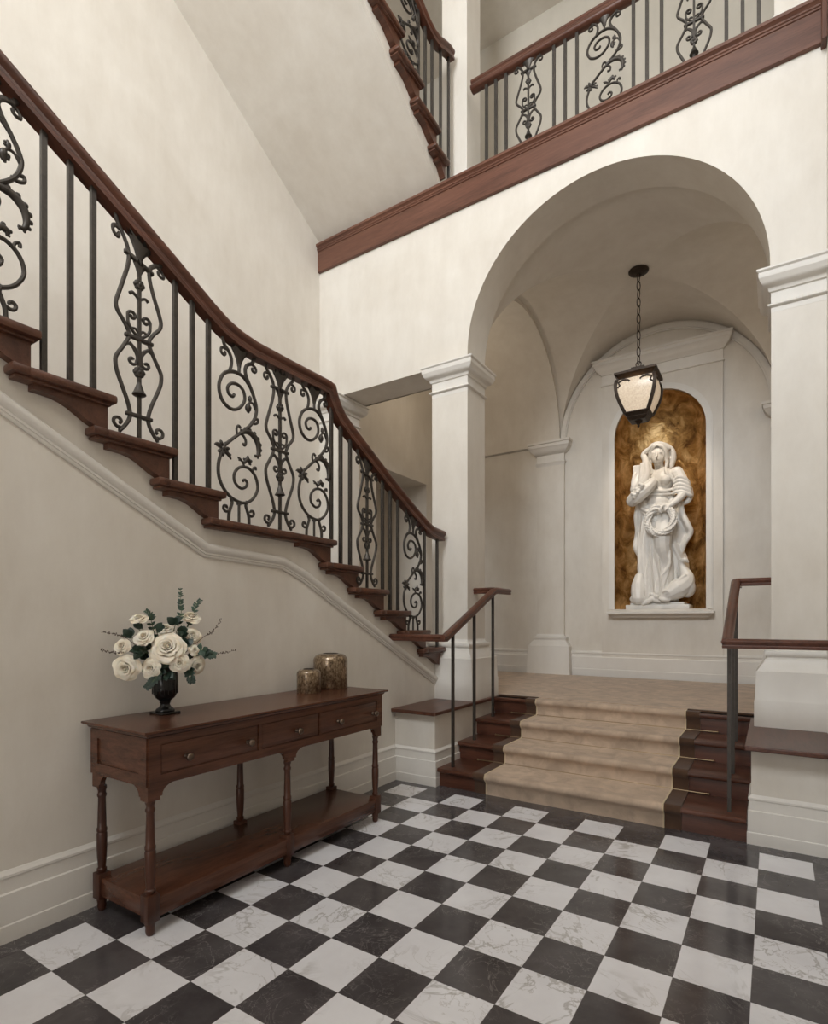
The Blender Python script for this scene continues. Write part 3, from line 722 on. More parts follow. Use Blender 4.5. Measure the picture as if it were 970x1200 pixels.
# ================================================================== ENTRANCE STEPS
es = thing('entrance_steps', 'four dark wooden steps up to the vestibule between the white pedestals', 'steps', (1.36,.6,0))
SN = [(.10,.15),(.46,.30),(.82,.45),(1.19,.60)]
SX0, SX1 = .284, 2.434
for i, (yn, zn) in enumerate(SN):
    yb = SN[i+1][0]+.075 if i < 3 else 1.30
    xa, xb = (.262 if i else SX0, 2.456 if i else SX1)
    if i == 0: xa = SX0-.012
    MB().box(xa,xb,yn,yb,zn-.036,zn,.013).build('tread', M['wood_x'], es, smooth=40)
    MB().box(.262 if i else SX0,2.456 if i else SX1,yn+.035,yn+.055,zn-.15,zn-.03).build('riser', M['wood_x'], es)
# carpet runner: follows treads and risers
def runner_path(off):
    P = []
    P += [(.135-off,.0)]
    for i, (yn, zn) in enumerate(SN):
        P += [(yn+.035-off, zn-.06), (yn+.012-off, zn-.040), (yn-off, zn-.024), (yn-off+.003, zn-.006), (yn+.012-off, zn+off-.001), (yn+.03, zn+off)]
        if i < 3: P += [(SN[i+1][0]+.022-off, zn+off), (SN[i+1][0]+.034-off, zn+off+.012)]
    P += [(1.29, .60+off)]
    return P
def strip(xa, xb, off, thick):
    P = runner_path(off); Q = runner_path(off-thick); mb = MB(); n = len(P)
    vs = [(xa,a,b) for a, b in P]+[(xb,a,b) for a, b in P]+[(xa,a,b) for a, b in Q]+[(xb,a,b) for a, b in Q]
    fs = []
    for k in range(n-1):
        fs += [(k,n+k,n+k+1,k+1),(2*n+k,2*n+k+1,3*n+k+1,3*n+k),(k,k+1,2*n+k+1,2*n+k),(n+k,3*n+k,3*n+k+1,n+k+1)]
    fs += [(0,2*n,3*n,n),(n-1,2*n-1,4*n-1,3*n-1)]
    return mb.add(vs, fs)
cp = thing('carpet_runner', 'tan stair carpet with dark brown borders running up the entrance steps', 'carpet', (1.34,.6,.15))
strip(.712,1.966,.011,.010).build('field', M['carpet'], cp, smooth=60)
for xa, xb in ((.605,.704),(1.974,2.075)):
    b_ = strip(xa,xb,.010,.009).build('border', M['carpet_dark'], cp, smooth=60); b_['label'] = 'dark brown carpet border'
for xa, xb in ((.703,.713),(1.965,1.975)):
    b_ = strip(xa,xb,.014,.013).build('piping', M['piping'], cp, smooth=60); b_['label'] = 'cream piping line'
lc = thing('landing_carpet', 'tan carpet covering the vestibule landing in front of the statue', 'carpet', (1.36,2.5,.60))
MB().prism([(.278,1.315),(.705,1.315),(.705,1.285),(1.973,1.285),(1.973,1.315),(2.445,1.315),(2.445,1.325),(3.4,1.325),(3.4,3.66),(-.9,3.66),(-.9,1.325),(.278,1.325)],'z',.60,.616).build('field', M['carpet'], lc)
for xa, xb in ((.30,.704),(1.974,2.44)): MB().box(xa,xb,1.272,1.314,.60,.617,.005).build('border', M['carpet_dark'], lc)
for i, (yr, zr, lab) in enumerate(((.478,.163,'thin brass stair rod at the back of the lowest carpeted step'),(.838,.313,'thin brass stair rod across the middle of the three rod-held steps'),(1.205,.463,'thin brass stair rod just below the landing edge'))):
    r = MB().tube([(.46,yr,zr),(2.20,yr,zr)], .005, 8).ell((.46,yr,zr),(.009,.009,.009),8,6).ell((2.20,yr,zr),(.009,.009,.009),8,6).build('stair_rod', M['brass'], None, smooth=50, loc=(1.33,yr,zr))
    tag(r, lab, 'stair rod', 'brass stair rods')

# handrails of the entrance steps
HP = [(-.024,-.028),(.024,-.028),(.026,-.014),(.022,-.008),(.030,.004),(.031,.014),(.024,.024),(.010,.029),(-.010,.029),(-.024,.024),(-.031,.014),(-.030,.004),(-.022,-.008),(-.026,-.014)]
lh = thing('handrail', 'low mahogany handrail on three iron posts left of the entrance steps', 'handrail', (.375,.6,.15))
ZK, ZT = 1.205, 1.628
MB().sweep([(-.13,.035,ZK),(.375,.035,ZK)], HP, (0,-1,0)).sweep([(.375,.012,ZK),(.375,.06,ZK),(.375,.97,ZT-.012),(.375,1.02,ZT),(.375,1.33,ZT)], HP, (1,0,0)).sweep([(.165,1.0,ZT),(.375,1.0,ZT)], HP, (0,-1,0)).build('rail', M['wood_y'], lh, smooth=40)
rh = thing('handrail', 'low mahogany handrail on three iron posts right of the entrance steps', 'handrail', (2.335,.6,.15))
MB().sweep([(2.310,.035,ZK),(2.868,.035,ZK)], HP, (0,-1,0)).sweep([(2.335,.012,ZK),(2.335,.06,ZK),(2.335,.97,ZT-.012),(2.335,1.02,ZT),(2.335,1.30,ZT)], HP, (1,0,0)).sweep([(2.335,1.0,ZT),(2.56,1.0,ZT)], HP, (0,-1,0)).build('rail', M['wood_y'], rh, smooth=40)
for par, xx in ((lh,.373),(rh,2.337)):
    for yy, z0 in ((.197,.149),(.583,.299),(.965,.449)):
        p = MB().box(xx-.0105,xx+.0105,yy-.0105,yy+.0105,z0,ZK+(ZT-ZK)*(yy-.06)/.91-.015).build('post', M['iron'], par); p['label'] = 'square black iron post'
# ================================================================== CONSOLE TABLE
ct = thing('console_table', 'long dark mahogany console table with three drawers and turned legs', 'table', (.14,-1.605,0))
TY, TZm = M['table_y'], M['table_z']
TX0, TX1, TY0, TY1 = -.080, .363, -2.430, -.778
MB().ring(TX0,TX1,TY0,TY1,[(0,.846),(.010,.849),(.014,.854),(.016,.860),(.028,.864),(.034,.869),(.034,.876),(.032,.878)]).build('table_top', TY, ct, smooth=25)
def apron_poly(a0, a1, posts, top=.848, zb=.640, zp=.575, hw=.028):
    """front outline: posts drop to zp, rails end at zb with a curved spandrel"""
    pts = []
    def down(c, l, r):
        left = [(c-hw-.072,zb),(c-hw-.045,zb-.006),(c-hw-.024,zb-.018),(c-hw-.013,zb-.034),(c-hw-.010,zb-.050),(c-hw,zb-.050),(c-hw,zp)]
        right = [(2*c-x, z) for x, z in left[::-1]]
        return (left if l else [(c-hw,zp)])+(right if r else [(c+hw,zp)])
    for i, c in enumerate(posts): pts += down(c, i > 0, i < len(posts)-1)
    return [(a0, top)]+[(min(a1,max(a0,x)), z) for x, z in pts]+[(a1, top)]
cs = MB().prism(apron_poly(TY0, TY1, [TY0+.028,-1.605,TY1-.028]), 'x', TX1-.024, TX1)
cs.prism(apron_poly(TX0, TX1-.0242, [TX0+.028,TX1-.028]), 'y', TY0, TY0+.024); cs.prism(apron_poly(TX0, TX1-.0242, [TX0+.028,TX1-.028]), 'y', TY1-.024, TY1)
cs.box(TX0,TX0+.02,TY0,TY1,.640,.848)
for x0, x1, z0, z1 in ((TX0,TX0+.058,.640,.846),(TX1-.058,TX1,.640,.846),(TX0+.058,TX1-.058,.640,.690),(TX0+.058,TX1-.058,.805,.846)):
    cs.box(x0,x1,TY0-.008,TY0+.005,z0,z1); cs.box(x0,x1,TY1-.005,TY1+.008,z0,z1)
for y0, y1, z0, z1 in ((TY0,TY0+.055,.64,.846),(TY1-.055,TY1,.64,.846),(-1.838,-1.815,.68,.813),(-1.388,-1.370,.68,.813),(TY0+.055,TY1-.055,.813,.846),(TY0+.055,TY1-.055,.640,.683)):
    cs.box(TX1-.002,TX1+.008,y0,y1,z0,z1)
cs.build('case', TY, ct)
for (y0, y1, ks) in ((-2.375,-1.838,(-2.254,-1.908)),(-1.815,-1.388,(-1.570,)),(-1.370,-.833,(-1.225,-.880))):
    dr = MB().box(TX1-.006,TX1+.0045,y0+.004,y1-.004,.687,.809,.004).build('drawer', TY, ct, smooth=40); dr['_o'] = tuple(ct['_o'])
    for yk in ks:
        kb = MB().lathe([(.010,0),(.010,.006),(.006,.010),(.006,.018),(.012,.022),(.0175,.028),(.0185,.034),(.015,.041),(.006,.045)], n=18)
        kb.xf(lambda v: Vector((TX1+.0045+v.z, yk+v.x, .738+v.y)))
        k_ = kb.build('knob', M['knob'], dr, smooth=50); k_['label'] = 'round metal knob'
LEG = [(.020,.578),(.021,.565),(.017,.555),(.0165,.545),(.020,.538),(.020,.530),(.0165,.522),(.0165,.50),(.0185,.42),(.019,.385),(.022,.380),(.0225,.368),(.020,.362),(.0225,.355),(.0225,.30),(.020,.245),(.0165,.205),(.0165,.198),(.021,.194),(.021,.184),(.017,.178),(.017,.170)]
for xl in (.335,-.050):
    for yl_ in (TY0+.028,-1.605,TY1-.028):
        lg = MB().lathe([(r, z) for r, z in LEG[::-1]], (xl,yl_,0), 18)
        lg.box(xl-.028,xl+.028,yl_-.028,yl_+.028,.058,.176,.003)
        lg.lathe([(.013,0),(.017,.006),(.020,.020),(.019,.035),(.022,.048),(.022,.060)], (xl,yl_,0), 18)
        lg.build('leg', TZm, ct, smooth=40)
MB().box(TX0+.008,TX1-.004,TY0+.012,TY1-.012,.072,.158,.006).build('shelf', TY, ct, smooth=40)

# ------------------------------------------------------------------ vase and roses
VXY = (.015,-2.125); VZ0 = .878
vs = MB().lathe([(.0,.012),(.044,.012),(.046,.018),(.040,.026),(.030,.032),(.024,.042),(.022,.050),(.027,.056),(.025,.062),(.030,.068),(.046,.080),(.056,.100),(.060,.125),(.0595,.160),(.060,.200),(.063,.228),(.066,.238),(.062,.240),(.055,.225),(.050,.19),(.0,.185)], (VXY[0],VXY[1],VZ0), 32)
vt = thing('vase', 'glossy black footed urn vase holding white roses on the console table', 'vase', (VXY[0],VXY[1],VZ0))
vs.build('body', M['black_gloss'], vt, smooth=60)
MB().ring(VXY[0]-.040,VXY[0]+.040,VXY[1]-.040,VXY[1]+.040,[(.010,VZ0),(.012,VZ0+.004),(.010,VZ0+.011),(0,VZ0+.013)]).build('foot', M['black_gloss'], vt)
rb = MB()
for k in range(20):
    a = 2*pi*k/20; rb.tube([(VXY[0]+(.0595)*cos(a), VXY[1]+.0595*sin(a), VZ0+z) for z in (.10,.14,.18,.20)], .0016, 5)
rb.build('fluting', M['black_gloss'], vt, smooth=60)
MOUTH = Vector((VXY[0],VXY[1],VZ0+.215))
def rose_mesh(R, seed):
    """layered petals, each tucked under its neighbour"""
    rnd = random.Random(seed); mb = MB()
    tops = (.13,.26,.42,.62,.84,1.0); zt = (.50,.50,.44,.33,.17,.0); cnt = (3,3,4,5,5,5); roll = (0,.02,.06,.13,.19,.22)
    for li in range(6):
        n = cnt[li]; a0 = rnd.uniform(0, 6.28)
        for k in range(n):
            az = a0+2*pi*k/n+rnd.uniform(-.12,.12); hw = 2*pi/n*.72; sc = rnd.uniform(.92,1.08); ph = rnd.uniform(0,6)
            def pf(u, v, az=az, hw=hw, li=li, sc=sc, ph=ph):
                uu = (u-.5)*2; edge = 1-.16*abs(uu)**2.5
                s_ = v*edge
                r_ = R*(.05+tops[li]*sc*sin(min(1, s_*1.02)*pi/2)**.75*(.80 if s_ < .8 else .80+1.0*(s_-.8)))
                z_ = R*(-.38+(zt[li]+.38)*sin(s_*pi/2)**.9)
                e_ = max(0, (s_-.72)/.28)
                r_ += R*roll[li]*e_*e_*.55; z_ -= R*roll[li]*e_*e_*.9
                r_ *= 1+.13*uu+.03*sin(3*uu*2+ph)*s_
                z_ += R*.035*sin(4*uu+ph)*s_*(li/5)
                return (r_*cos(az+hw*uu), r_*sin(az+hw*uu), z_)
            mb.grid(pf, 8, 7)
    mb.ell((0,0,R*.02), (R*.12,R*.12,R*.42), 8, 6)
    return mb
ROSES = [((.029,-2.271,1.352),.039,'small white rose at the upper left of the bouquet, tilted skyward',(.30,-.30,.8)),
 ((.019,-2.348,1.223),.038,'half closed cream rose at the far left of the bouquet',(.40,-.80,.35)),
 ((.047,-2.343,1.119),.059,'large drooping cream rose at the lower left of the bouquet',(.60,-.75,.0)),
 ((.069,-2.269,1.264),.044,'white rose just left of and above the biggest rose',(.45,-.65,.55)),
 ((.039,-2.145,1.301),.046,'flat open rose behind and above the biggest rose',(.40,-.30,.85)),
 ((.146,-2.195,1.213),.078,'biggest white rose, wide open in the middle of the bouquet',(.68,-.62,.42)),
 ((.098,-2.036,1.361),.044,'topmost white rose on the right beside the tall eucalyptus',(.5,-.15,.75)),
 ((.130,-2.050,1.267),.046,'white rose on the right directly under the topmost right rose',(.8,-.25,.4)),
 ((.184,-2.076,1.198),.029,'smallest rosebud on the right side of the bouquet',(.85,-.2,.3)),
 ((.184,-2.063,1.120),.046,'drooping white rose at the lower right of the bouquet',(.8,-.1,-.15)),
 ((.185,-2.158,1.138),.044,'peach centred rose just right of the vase rim',(.8,-.5,.1)),
 ((.115,-2.263,1.117),.045,'round peach centred rose just left of the vase rim',(.6,-.8,.1))]
for i, (p, R, lab, d) in enumerate(ROSES):
    D = Vector(d).normalized(); P = Vector(p)
    th = thing('rose', lab, 'flower', tuple(MOUTH), 'roses in the black vase')
    R *= .93; mb = rose_mesh(R, i+3); q = D.to_track_quat('Z','Y').to_matrix()
    mb.xf(lambda v: P+q @ v)
    mb.build('bloom', M['petal'], th, smooth=70, fixn=False)
    base = P-D*R*.30
    c = MB().ell(base, (R*.28,)*3, 10, 6)
    for k in range(5):
        a = 2*pi*k/5; tip = q @ Vector((R*.75*cos(a), R*.75*sin(a), -R*.28)); mid = q @ Vector((R*.38*cos(a), R*.38*sin(a), -R*.10))
        c.tube([base, base+mid, P+tip-D*R*.1], [R*.12,R*.09,.001], 5)
    c.build('sepals', M['leaf_dark'], th, smooth=50)
    m1 = base-D*.05; m1.z = max(m1.z, MOUTH.z+.01)
    MB().tube(catmull([base, m1*.6+MOUTH*.4, MOUTH, (VXY[0],VXY[1],VZ0+.19)], 5), .0028, 6).build('stem', M['stem'], th, smooth=60)
def leaf(mb, p, d, up, L_, W_):
    d = Vector(d).normalized(); u = Vector(up); sd = d.cross(u).normalized(); u = sd.cross(d); p = Vector(p)
    vs = []; n = 8
    for i in range(n+1):
        t = i/n; w_ = W_*sin(pi*min(1, t**.8))**.8 if 0 < t < 1 else .0005
        c = p+d*(L_*t)+u*(L_*.12*sin(pi*t))
        vs += [c-sd*w_+u*.003*0, c+u*(-.10*w_), c+sd*w_]
    fs = []
    for i in range(n):
        for k in range(2): fs.append((3*i+k, 3*i+k+1, 3*i+k+4, 3*i+k+3))
    mb.add(vs, fs)
def sprig(name, lab, pts, n, size, mat, round_=.55, grp='eucalyptus sprigs in the bouquet'):
    th = thing(name, lab, 'foliage', tuple(MOUTH), grp)
    path = catmull([MOUTH]+[Vector(p) for p in pts], 8)
    MB().tube(path, taper(len(path), .0022, .0009), 5).build('stem', M['stem'], th, smooth=60)
    m = len(path); start = int(m*.30); rnd = random.Random(len(lab)); lv = MB()
    for j in range(n):
        i = start+int((m-2-start)*j/max(1, n-1)); p = path[i]; t = (path[min(m-1, i+1)]-path[i-1]).normalized()
        sz = size*(1-.5*j/n)
        for s_ in (-1, 1):
            sd = t.cross(Vector((.54,-.84,.1))).normalized()*s_+t*.6+Vector((rnd.uniform(-.3,.3),rnd.uniform(-.3,.3),rnd.uniform(-.2,.3)))
            leaf(lv, p, sd, Vector((.54,-.84,.3)), sz, sz*round_*.5)
    lv.build('leaves', mat, th, smooth=60, fixn=False)
sprig('eucalyptus_sprig','tallest upright eucalyptus sprig above the bouquet',[(.095,-2.097,1.349),(.098,-2.095,1.431),(.097,-2.096,1.505)],13,.026,M['leaf'])
sprig('eucalyptus_sprig','short eucalyptus sprig leaning right above the top right rose',[(.098,-2.036,1.345),(.108,-2.017,1.418),(.122,-1.996,1.448)],9,.026,M['leaf'])
sprig('eucalyptus_sprig','eucalyptus sprig behind the upper left rose',[(.036,-2.207,1.32),(.042,-2.214,1.363),(.028,-2.236,1.392)],10,.028,M['leaf'])
sprig('eucalyptus_sprig','eucalyptus sprig pointing right out of the bouquet',[(.184,-2.063,1.194),(.227,-2.035,1.176),(.258,-2.015,1.172)],9,.036,M['leaf'],.8)
sprig('eucalyptus_sprig','eucalyptus sprig hanging down left of the vase',[(.115,-2.21,1.105),(.136,-2.261,1.062),(.116,-2.286,1.028)],9,.036,M['leaf_dark'],.8)
sprig('eucalyptus_sprig','eucalyptus sprig hanging down right of the vase',[(.15,-2.10,1.11),(.192,-2.106,1.066),(.198,-2.102,1.041)],8,.036,M['leaf_dark'],.8)
fo = thing('rose_foliage', 'dark green rose leaves filling the middle of the bouquet', 'foliage', tuple(MOUTH))
lvm = MB(); stm = MB(); rnd = random.Random(5)
LV = [(.071,-2.303,1.188),(.094,-2.276,1.194),(.009,-2.296,1.263),(.094,-2.121,1.323),(.131,-2.109,1.275),(.131,-2.193,1.091),(.073,-2.207,1.291),(.152,-2.108,1.217),(.122,-2.127,1.261),(.116,-2.203,1.134),(.20,-2.05,1.173),(.05,-2.20,1.24),(.06,-2.25,1.16),(.08,-2.08,1.23),(.10,-2.05,1.15),(.03,-2.27,1.30),(.07,-2.12,1.18),(.05,-2.16,1.14),(.10,-2.30,1.20),(.12,-2.15,1.16),(.02,-2.10,1.22),(.0,-2.2,1.2)]
for p in LV:
    P = Vector(p); stm.tube(catmull([MOUTH, MOUTH.lerp(P,.5)+Vector((0,0,.02)), P], 4), .0016, 5)
    for k in range(3):
        d = (P-MOUTH).normalized()+Vector((rnd.uniform(-.9,.9),rnd.uniform(-.9,.9),rnd.uniform(-.6,.8)))
        leaf(lvm, P, d, Vector((.54,-.84,.35+rnd.uniform(-.2,.4))), .052, .021)
lvm.build('leaves', M['leaf_dark'], fo, smooth=60, fixn=False); stm.build('stems', M['stem'], fo)
for lab, pts in (('thin dry twig reaching up at the far left of the bouquet',[(.025,-2.297,1.235),(.076,-2.383,1.273),(.058,-2.455,1.291)]),('thin dry twig pointing level at the far left of the bouquet',[(.019,-2.301,1.193),(.053,-2.398,1.195),(.062,-2.464,1.212)]),
                 ('thin dry twig reaching up to the right of the bouquet',[(.168,-2.026,1.252),(.161,-1.959,1.284),(.166,-1.908,1.346)]),('thin dry twig pointing level to the right of the bouquet',[(.2,-2.041,1.186),(.237,-1.981,1.177),(.282,-1.917,1.191)])):
    th = thing('dry_twig', lab, 'foliage', tuple(MOUTH), 'dry twigs in the bouquet')
    path = catmull([MOUTH]+pts, 8); MB().tube(path, taper(len(path), .0018, .0006), 5).build('stem', M['twig'], th)
    bd_ = MB()
    for i in range(len(path)//2, len(path)):
        for k in range(2): bd_.ell(path[i]+Vector((rnd.uniform(-.006,.006),rnd.uniform(-.006,.006),rnd.uniform(-.005,.006))), (.0026,.0026,.0034), 6, 4)
    bd_.build('buds', M['twig'], th)
# jars
def jar(lab, x, y, r, h):
    t_ = thing('glass_jar', lab, 'jar', (x,y,.878), 'mottled glass jars')
    k = r*.42
    pr_ = [(0,.0),(r*.96,.0),(r,.004),(r,h-k)]+[(r-k+k*cos(a), h-k+k*sin(a)) for a in (pi/12*j for j in range(1, 7))]+[(r*.45,h+.001),(r*.42,h-.004),(0,h-.005)]
    MB().lathe(pr_, (x,y,.878), 36).build('body', M['mercury'], t_, smooth=50)
    MB().lathe([(r*.40,h-.006),(r*.43,h-.001),(r*.45,h+.0035),(r*.41,h+.004),(r*.38,h-.004)], (x,y,.878), 30).build('rim', M['bronze'], t_, smooth=50)
jar('smaller squat mottled amber glass jar on the console table', .040,-1.128, .0775, .150)
jar('taller mottled amber glass jar behind the smaller one', -.012,-.858, .118, .236)

# ================================================================== LANTERN
LX, LY = 1.36, 2.505
la = thing('hanging_lantern', 'bronze lantern with amber glass hanging on a chain from the vault', 'lantern', (LX,LY,5.09))
MB().lathe([(0,5.075),(.03,5.045),(.07,5.055),(.10,5.07),(.103,5.082),(.095,5.092),(0,5.095)], (LX,LY,0), 28).build('ceiling_rose', M['bronze'], la, smooth=50)
chn = MB(); zc = 5.055; k = 0
while zc > 4.125:
    a = pi/4 if k % 2 else -pi/4
    pts = [(LX+.020*cos(2*pi*j/16)*cos(a), LY+.020*cos(2*pi*j/16)*sin(a), zc-.045+.050*sin(2*pi*j/16)) for j in range(16)]
    chn.tube(pts, .0048, 6, closed=True); zc -= .088; k += 1
chn.build('chain', M['bronze'], la, smooth=60)
MB().tube([(LX+.026*cos(2*pi*j/16), LY, 4.085+.030*sin(2*pi*j/16)) for j in range(16)], .006, 6, closed=True).lathe([(.02,4.045),(.03,4.05),(.012,4.062)], (LX,LY,0), 12).build('loop', M['bronze'], la, smooth=60)
hr_ = .205
MB().ring(LX-.05,LX+.05,LY-.05,LY+.05,[(.115,3.880),(.120,3.890),(.118,3.902),(.135,3.925),(.150,3.935),(.158,3.940),(.158,3.962),(.150,3.966),(.012,3.985),(.010,4.02),(.016,4.025),(.016,4.04),(0,4.047)]).build('roof', M['bronze'], la, smooth=25)
CV = [(.182,3.885),(.192,3.84),(.190,3.78),(.176,3.71),(.152,3.64),(.125,3.575),(.112,3.548)]
CVs = [(p.x, p.y) for p in catmull([(a, b, 0) for a, b in CV], 4)]
for sx in (-1, 1):
    for sy in (-1, 1):
        MB().tube([(LX+sx*h_, LY+sy*h_, z_) for h_, z_ in CVs], .023, 4, up=(sx,sy,0)).build('rib', M['bronze'], la, smooth=40)
for ax, sg in (('x',1),('x',-1),('y',1),('y',-1)):
    g_ = MB()
    def pf(u, v):
        f_ = v*(len(CVs)-1); i = min(len(CVs)-2, int(f_)); h_ = CVs[i][0]+(CVs[i+1][0]-CVs[i][0])*(f_-i); z_ = CVs[i][1]+(CVs[i+1][1]-CVs[i][1])*(f_-i)
        uu = (u-.5)*2; o_ = h_-.004+.012*(1-uu*uu)
        return (LX+sg*o_, LY+uu*h_, z_) if ax == 'x' else (LX+uu*h_, LY+sg*o_, z_)
    g_.grid(pf, 8, 20); go = g_.build('glass_pane', M['glass'], la, smooth=60)
    sc_ = MB()
    for s2 in (-1, 1):
        pts = [(s2*.172,3.80),(s2*.150,3.822),(s2*.165,3.855),(s2*.120,3.872),(s2*.075,3.868),(s2*.050,3.852),(s2*.062,3.842)]
        sc_.tube([((LX+sg*.196, LY+a_, z_) if ax == 'x' else (LX+a_, LY+sg*.196, z_)) for a_, z_ in pts], [.008,.011,.012,.011,.010,.008,.006], 6)
    sc_.build('scroll', M['bronze'], la, smooth=50)
MB().ring(LX-.04,LX+.04,LY-.04,LY+.04,[(.055,3.485),(.040,3.475),(.064,3.505),(.060,3.515),(.070,3.525),(.078,3.54),(.090,3.548),(.090,3.556),(.06,3.562)][1:]).lathe([(0,3.408),(.008,3.412),(.014,3.424),(.010,3.436),(.018,3.446),(.032,3.462),(.045,3.478)], (LX,LY,0), 16).build('finial', M['bronze'], la, smooth=35)

# ================================================================== STATUE
stt = thing('statue', 'white marble statue of a draped woman holding a wreath in the gold niche', 'statue', (1.36,3.95,NZB))
def SP(a, b, d=0):
    X = 1.371+.002537*(a-384); k = 1-.00039*(a-384)/4
    return Vector((X, 3.93+d, 1.338+(288-b/1)*.0027475*k+0)) if False else Vector((X, 3.93+d, 1.338+(728-440-b/4)*.01099*k))
fg = MB(); mw = .00254
def E_(a, b, d, rx, ry, rz, rot=None): fg.ell(SP(a,b,d), (rx,ry,rz), 16, 12, rot)
def T_(pts, R, k=4):
    P = catmull([SP(*p) for p in pts], k); n = len(pts)
    if not isinstance(R, (list, tuple)): R = [R]*n
    rr = []
    for i in range(n-1): rr += [R[i]+(R[i+1]-R[i])*j/k for j in range(k)]
    rr.append(R[-1]); fg.tube(P, rr, 10)
    fg.ell(P[0], (rr[0],)*3, 10, 6); fg.ell(P[-1], (rr[-1],)*3, 10, 6)
# head and face
E_(366,380,-.02,.086,.100,.112); E_(367,395,-.06,.066,.060,.085); E_(367,413,-.085,.035,.030,.030)
T_([(367,370,-.112),(367,384,-.128),(367,393,-.142)],[.010,.012,.016],3)
E_(354,373,-.106,.019,.012,.006); E_(381,373,-.106,.019,.012,.006)
E_(354,381,-.096,.012,.009,.007); E_(381,381,-.096,.012,.009,.007)
E_(367,404,-.118,.021,.012,.006); E_(367,408,-.115,.017,.012,.006)
E_(349,396,-.066,.026,.028,.034); E_(386,396,-.066,.026,.028,.034)
T_([(367,410,.0),(370,430,.01),(372,452,.02)],[.058,.056,.070],4)
# hair, wreath of leaves on the hair, falling veil
for s_ in (-1, 1):
    for j in range(6):
        o = j*7
        T_([(367+s_*4,338-j*2,-.10+.035*j),(367+s_*(22+o*.25),346-j*1,-.085+.03*j),(367+s_*(36+o*.3),366,-.06+.028*j),(367+s_*(42+o*.35),392,-.03+.025*j)],[.016,.020,.020,.016],3)
for s_ in (-1, 1):
    T_([(367+s_*38,388,-.02),(367+s_*40,415,-.01),(367+s_*34,440,-.03),(367+s_*30,462,-.06)],[.024,.024,.020,.014],4)
T_([(320,352,-.03),(345,333,-.07),(367,328,-.08),(390,332,-.07),(416,350,-.03)],[.026,.028,.026,.028,.026],5)
T_([(300,372,.02),(322,348,.0),(350,330,.03),(380,326,.03),(408,338,.03),(428,360,.04),(430,390,.06),(420,425,.07)],[.036,.034,.036,.04,.04,.04,.045,.04],4)
# torso
E_(383,495,.0,.155,.110,.150); E_(378,460,.02,.150,.085,.065); E_(370,560,.0,.152,.105,.135); E_(368,597,-.045,.130,.080,.090); E_(368,606,.0,.165,.11,.10); E_(455,715,.03,.105,.07,.24); E_(452,880,.04,.095,.08,.22); E_(288,770,.03,.055,.07,.30); E_(300,610,.0,.07,.08,.12); E_(430,600,.02,.09,.08,.12)
E_(404,500,-.095,.062,.058,.062); E_(340,505,-.085,.062,.058,.062)
T_([(330,540,-.09),(365,548,-.115),(405,552,-.11),(440,540,-.06)],.020,4); T_([(325,556,-.08),(362,566,-.105),(402,566,-.10),(438,560,-.05)],.016,4)
T_([(404,445,-.06),(412,470,-.11),(440,500,-.10),(446,530,-.07)],.017,4)
# raised draped arm at the left with the sleeve
T_([(322,462,.0),(295,470,-.03),(275,500,-.08),(268,540,-.13)],[.080,.082,.080,.072],4)
T_([(268,540,-.13),(300,520,-.17),(322,480,-.16),(318,430,-.13),(310,395,-.09)],[.066,.058,.052,.046,.040],4)
T_([(310,395,-.09),(300,376,-.06),(312,356,-.04),(330,346,-.04)],[.040,.036,.034,.028],4)
for k in range(4): T_([(306+7*k,372-5*k,-.095),(316+8*k,358-6*k,-.105),(330+8*k,350-6*k,-.10)],[.010,.010,.008],3)
fg.box(*[v for pair in zip(SP(252,505,-.12),SP(330,420,.0)) for v in (min(pair),max(pair))],.012)
T_([(262,470,-.12),(256,520,-.15),(266,560,-.16)],.028,4); T_([(300,425,-.15),(296,480,-.18),(290,530,-.19)],.026,4)
# horn of plenty on the hip
T_([(352,512,-.16),(335,535,-.19),(305,560,-.20),(275,580,-.19),(254,592,-.16)],[.060,.072,.085,.092,.080],4)
for k in range(9): E_(300-6*k+12*(k%3), 520+7*k+8*((k+1)%3), -.290+.012*(k%2), .026,.026,.026)
E_(244,588,-.18,.035,.04,.045)
# left-hand side shoulder, sleeve rolls, forearm and hand
E_(448,462,.0,.078,.075,.070)
T_([(452,462,.0),(474,500,-.02),(488,540,-.05)],[.078,.074,.066],4)
for k in range(5): T_([(448-2*k,500+16*k,-.09),(474,492+17*k,-.13),(504+3*k,512+16*k,-.08),(512,540+10*k,.0)],[.020,.026,.026,.022],4)
T_([(510,540,.0),(514,575,-.02),(500,600,-.02),(478,608,-.02)],[.034,.038,.034,.028],4)
T_([(488,550,-.06),(476,585,-.13),(452,612,-.19),(436,626,-.22)],[.056,.050,.040,.033],4)
E_(424,632,-.235,.042,.028,.034)
for k in range(4): T_([(414-3*k,626+3*k,-.25),(402-3*k,632+4*k,-.285),(396-2*k,644+4*k,-.285),(399-k,652+3*k,-.265)],[.014,.0135,.0125,.011],3)
T_([(430,628,-.25),(424,644,-.275),(414,652,-.28)],[.014,.013,.011],3)
# hips and legs
E_(368,655,.0,.180,.135,.14)
T_([(335,650,.0),(322,780,-.02),(325,900,.0),(330,1030,-.02)],[.135,.115,.10,.09],5)
T_([(405,655,-.03),(398,740,-.15),(396,810,-.17),(408,900,-.08),(405,1030,-.06)],[.130,.115,.098,.088,.080],5)
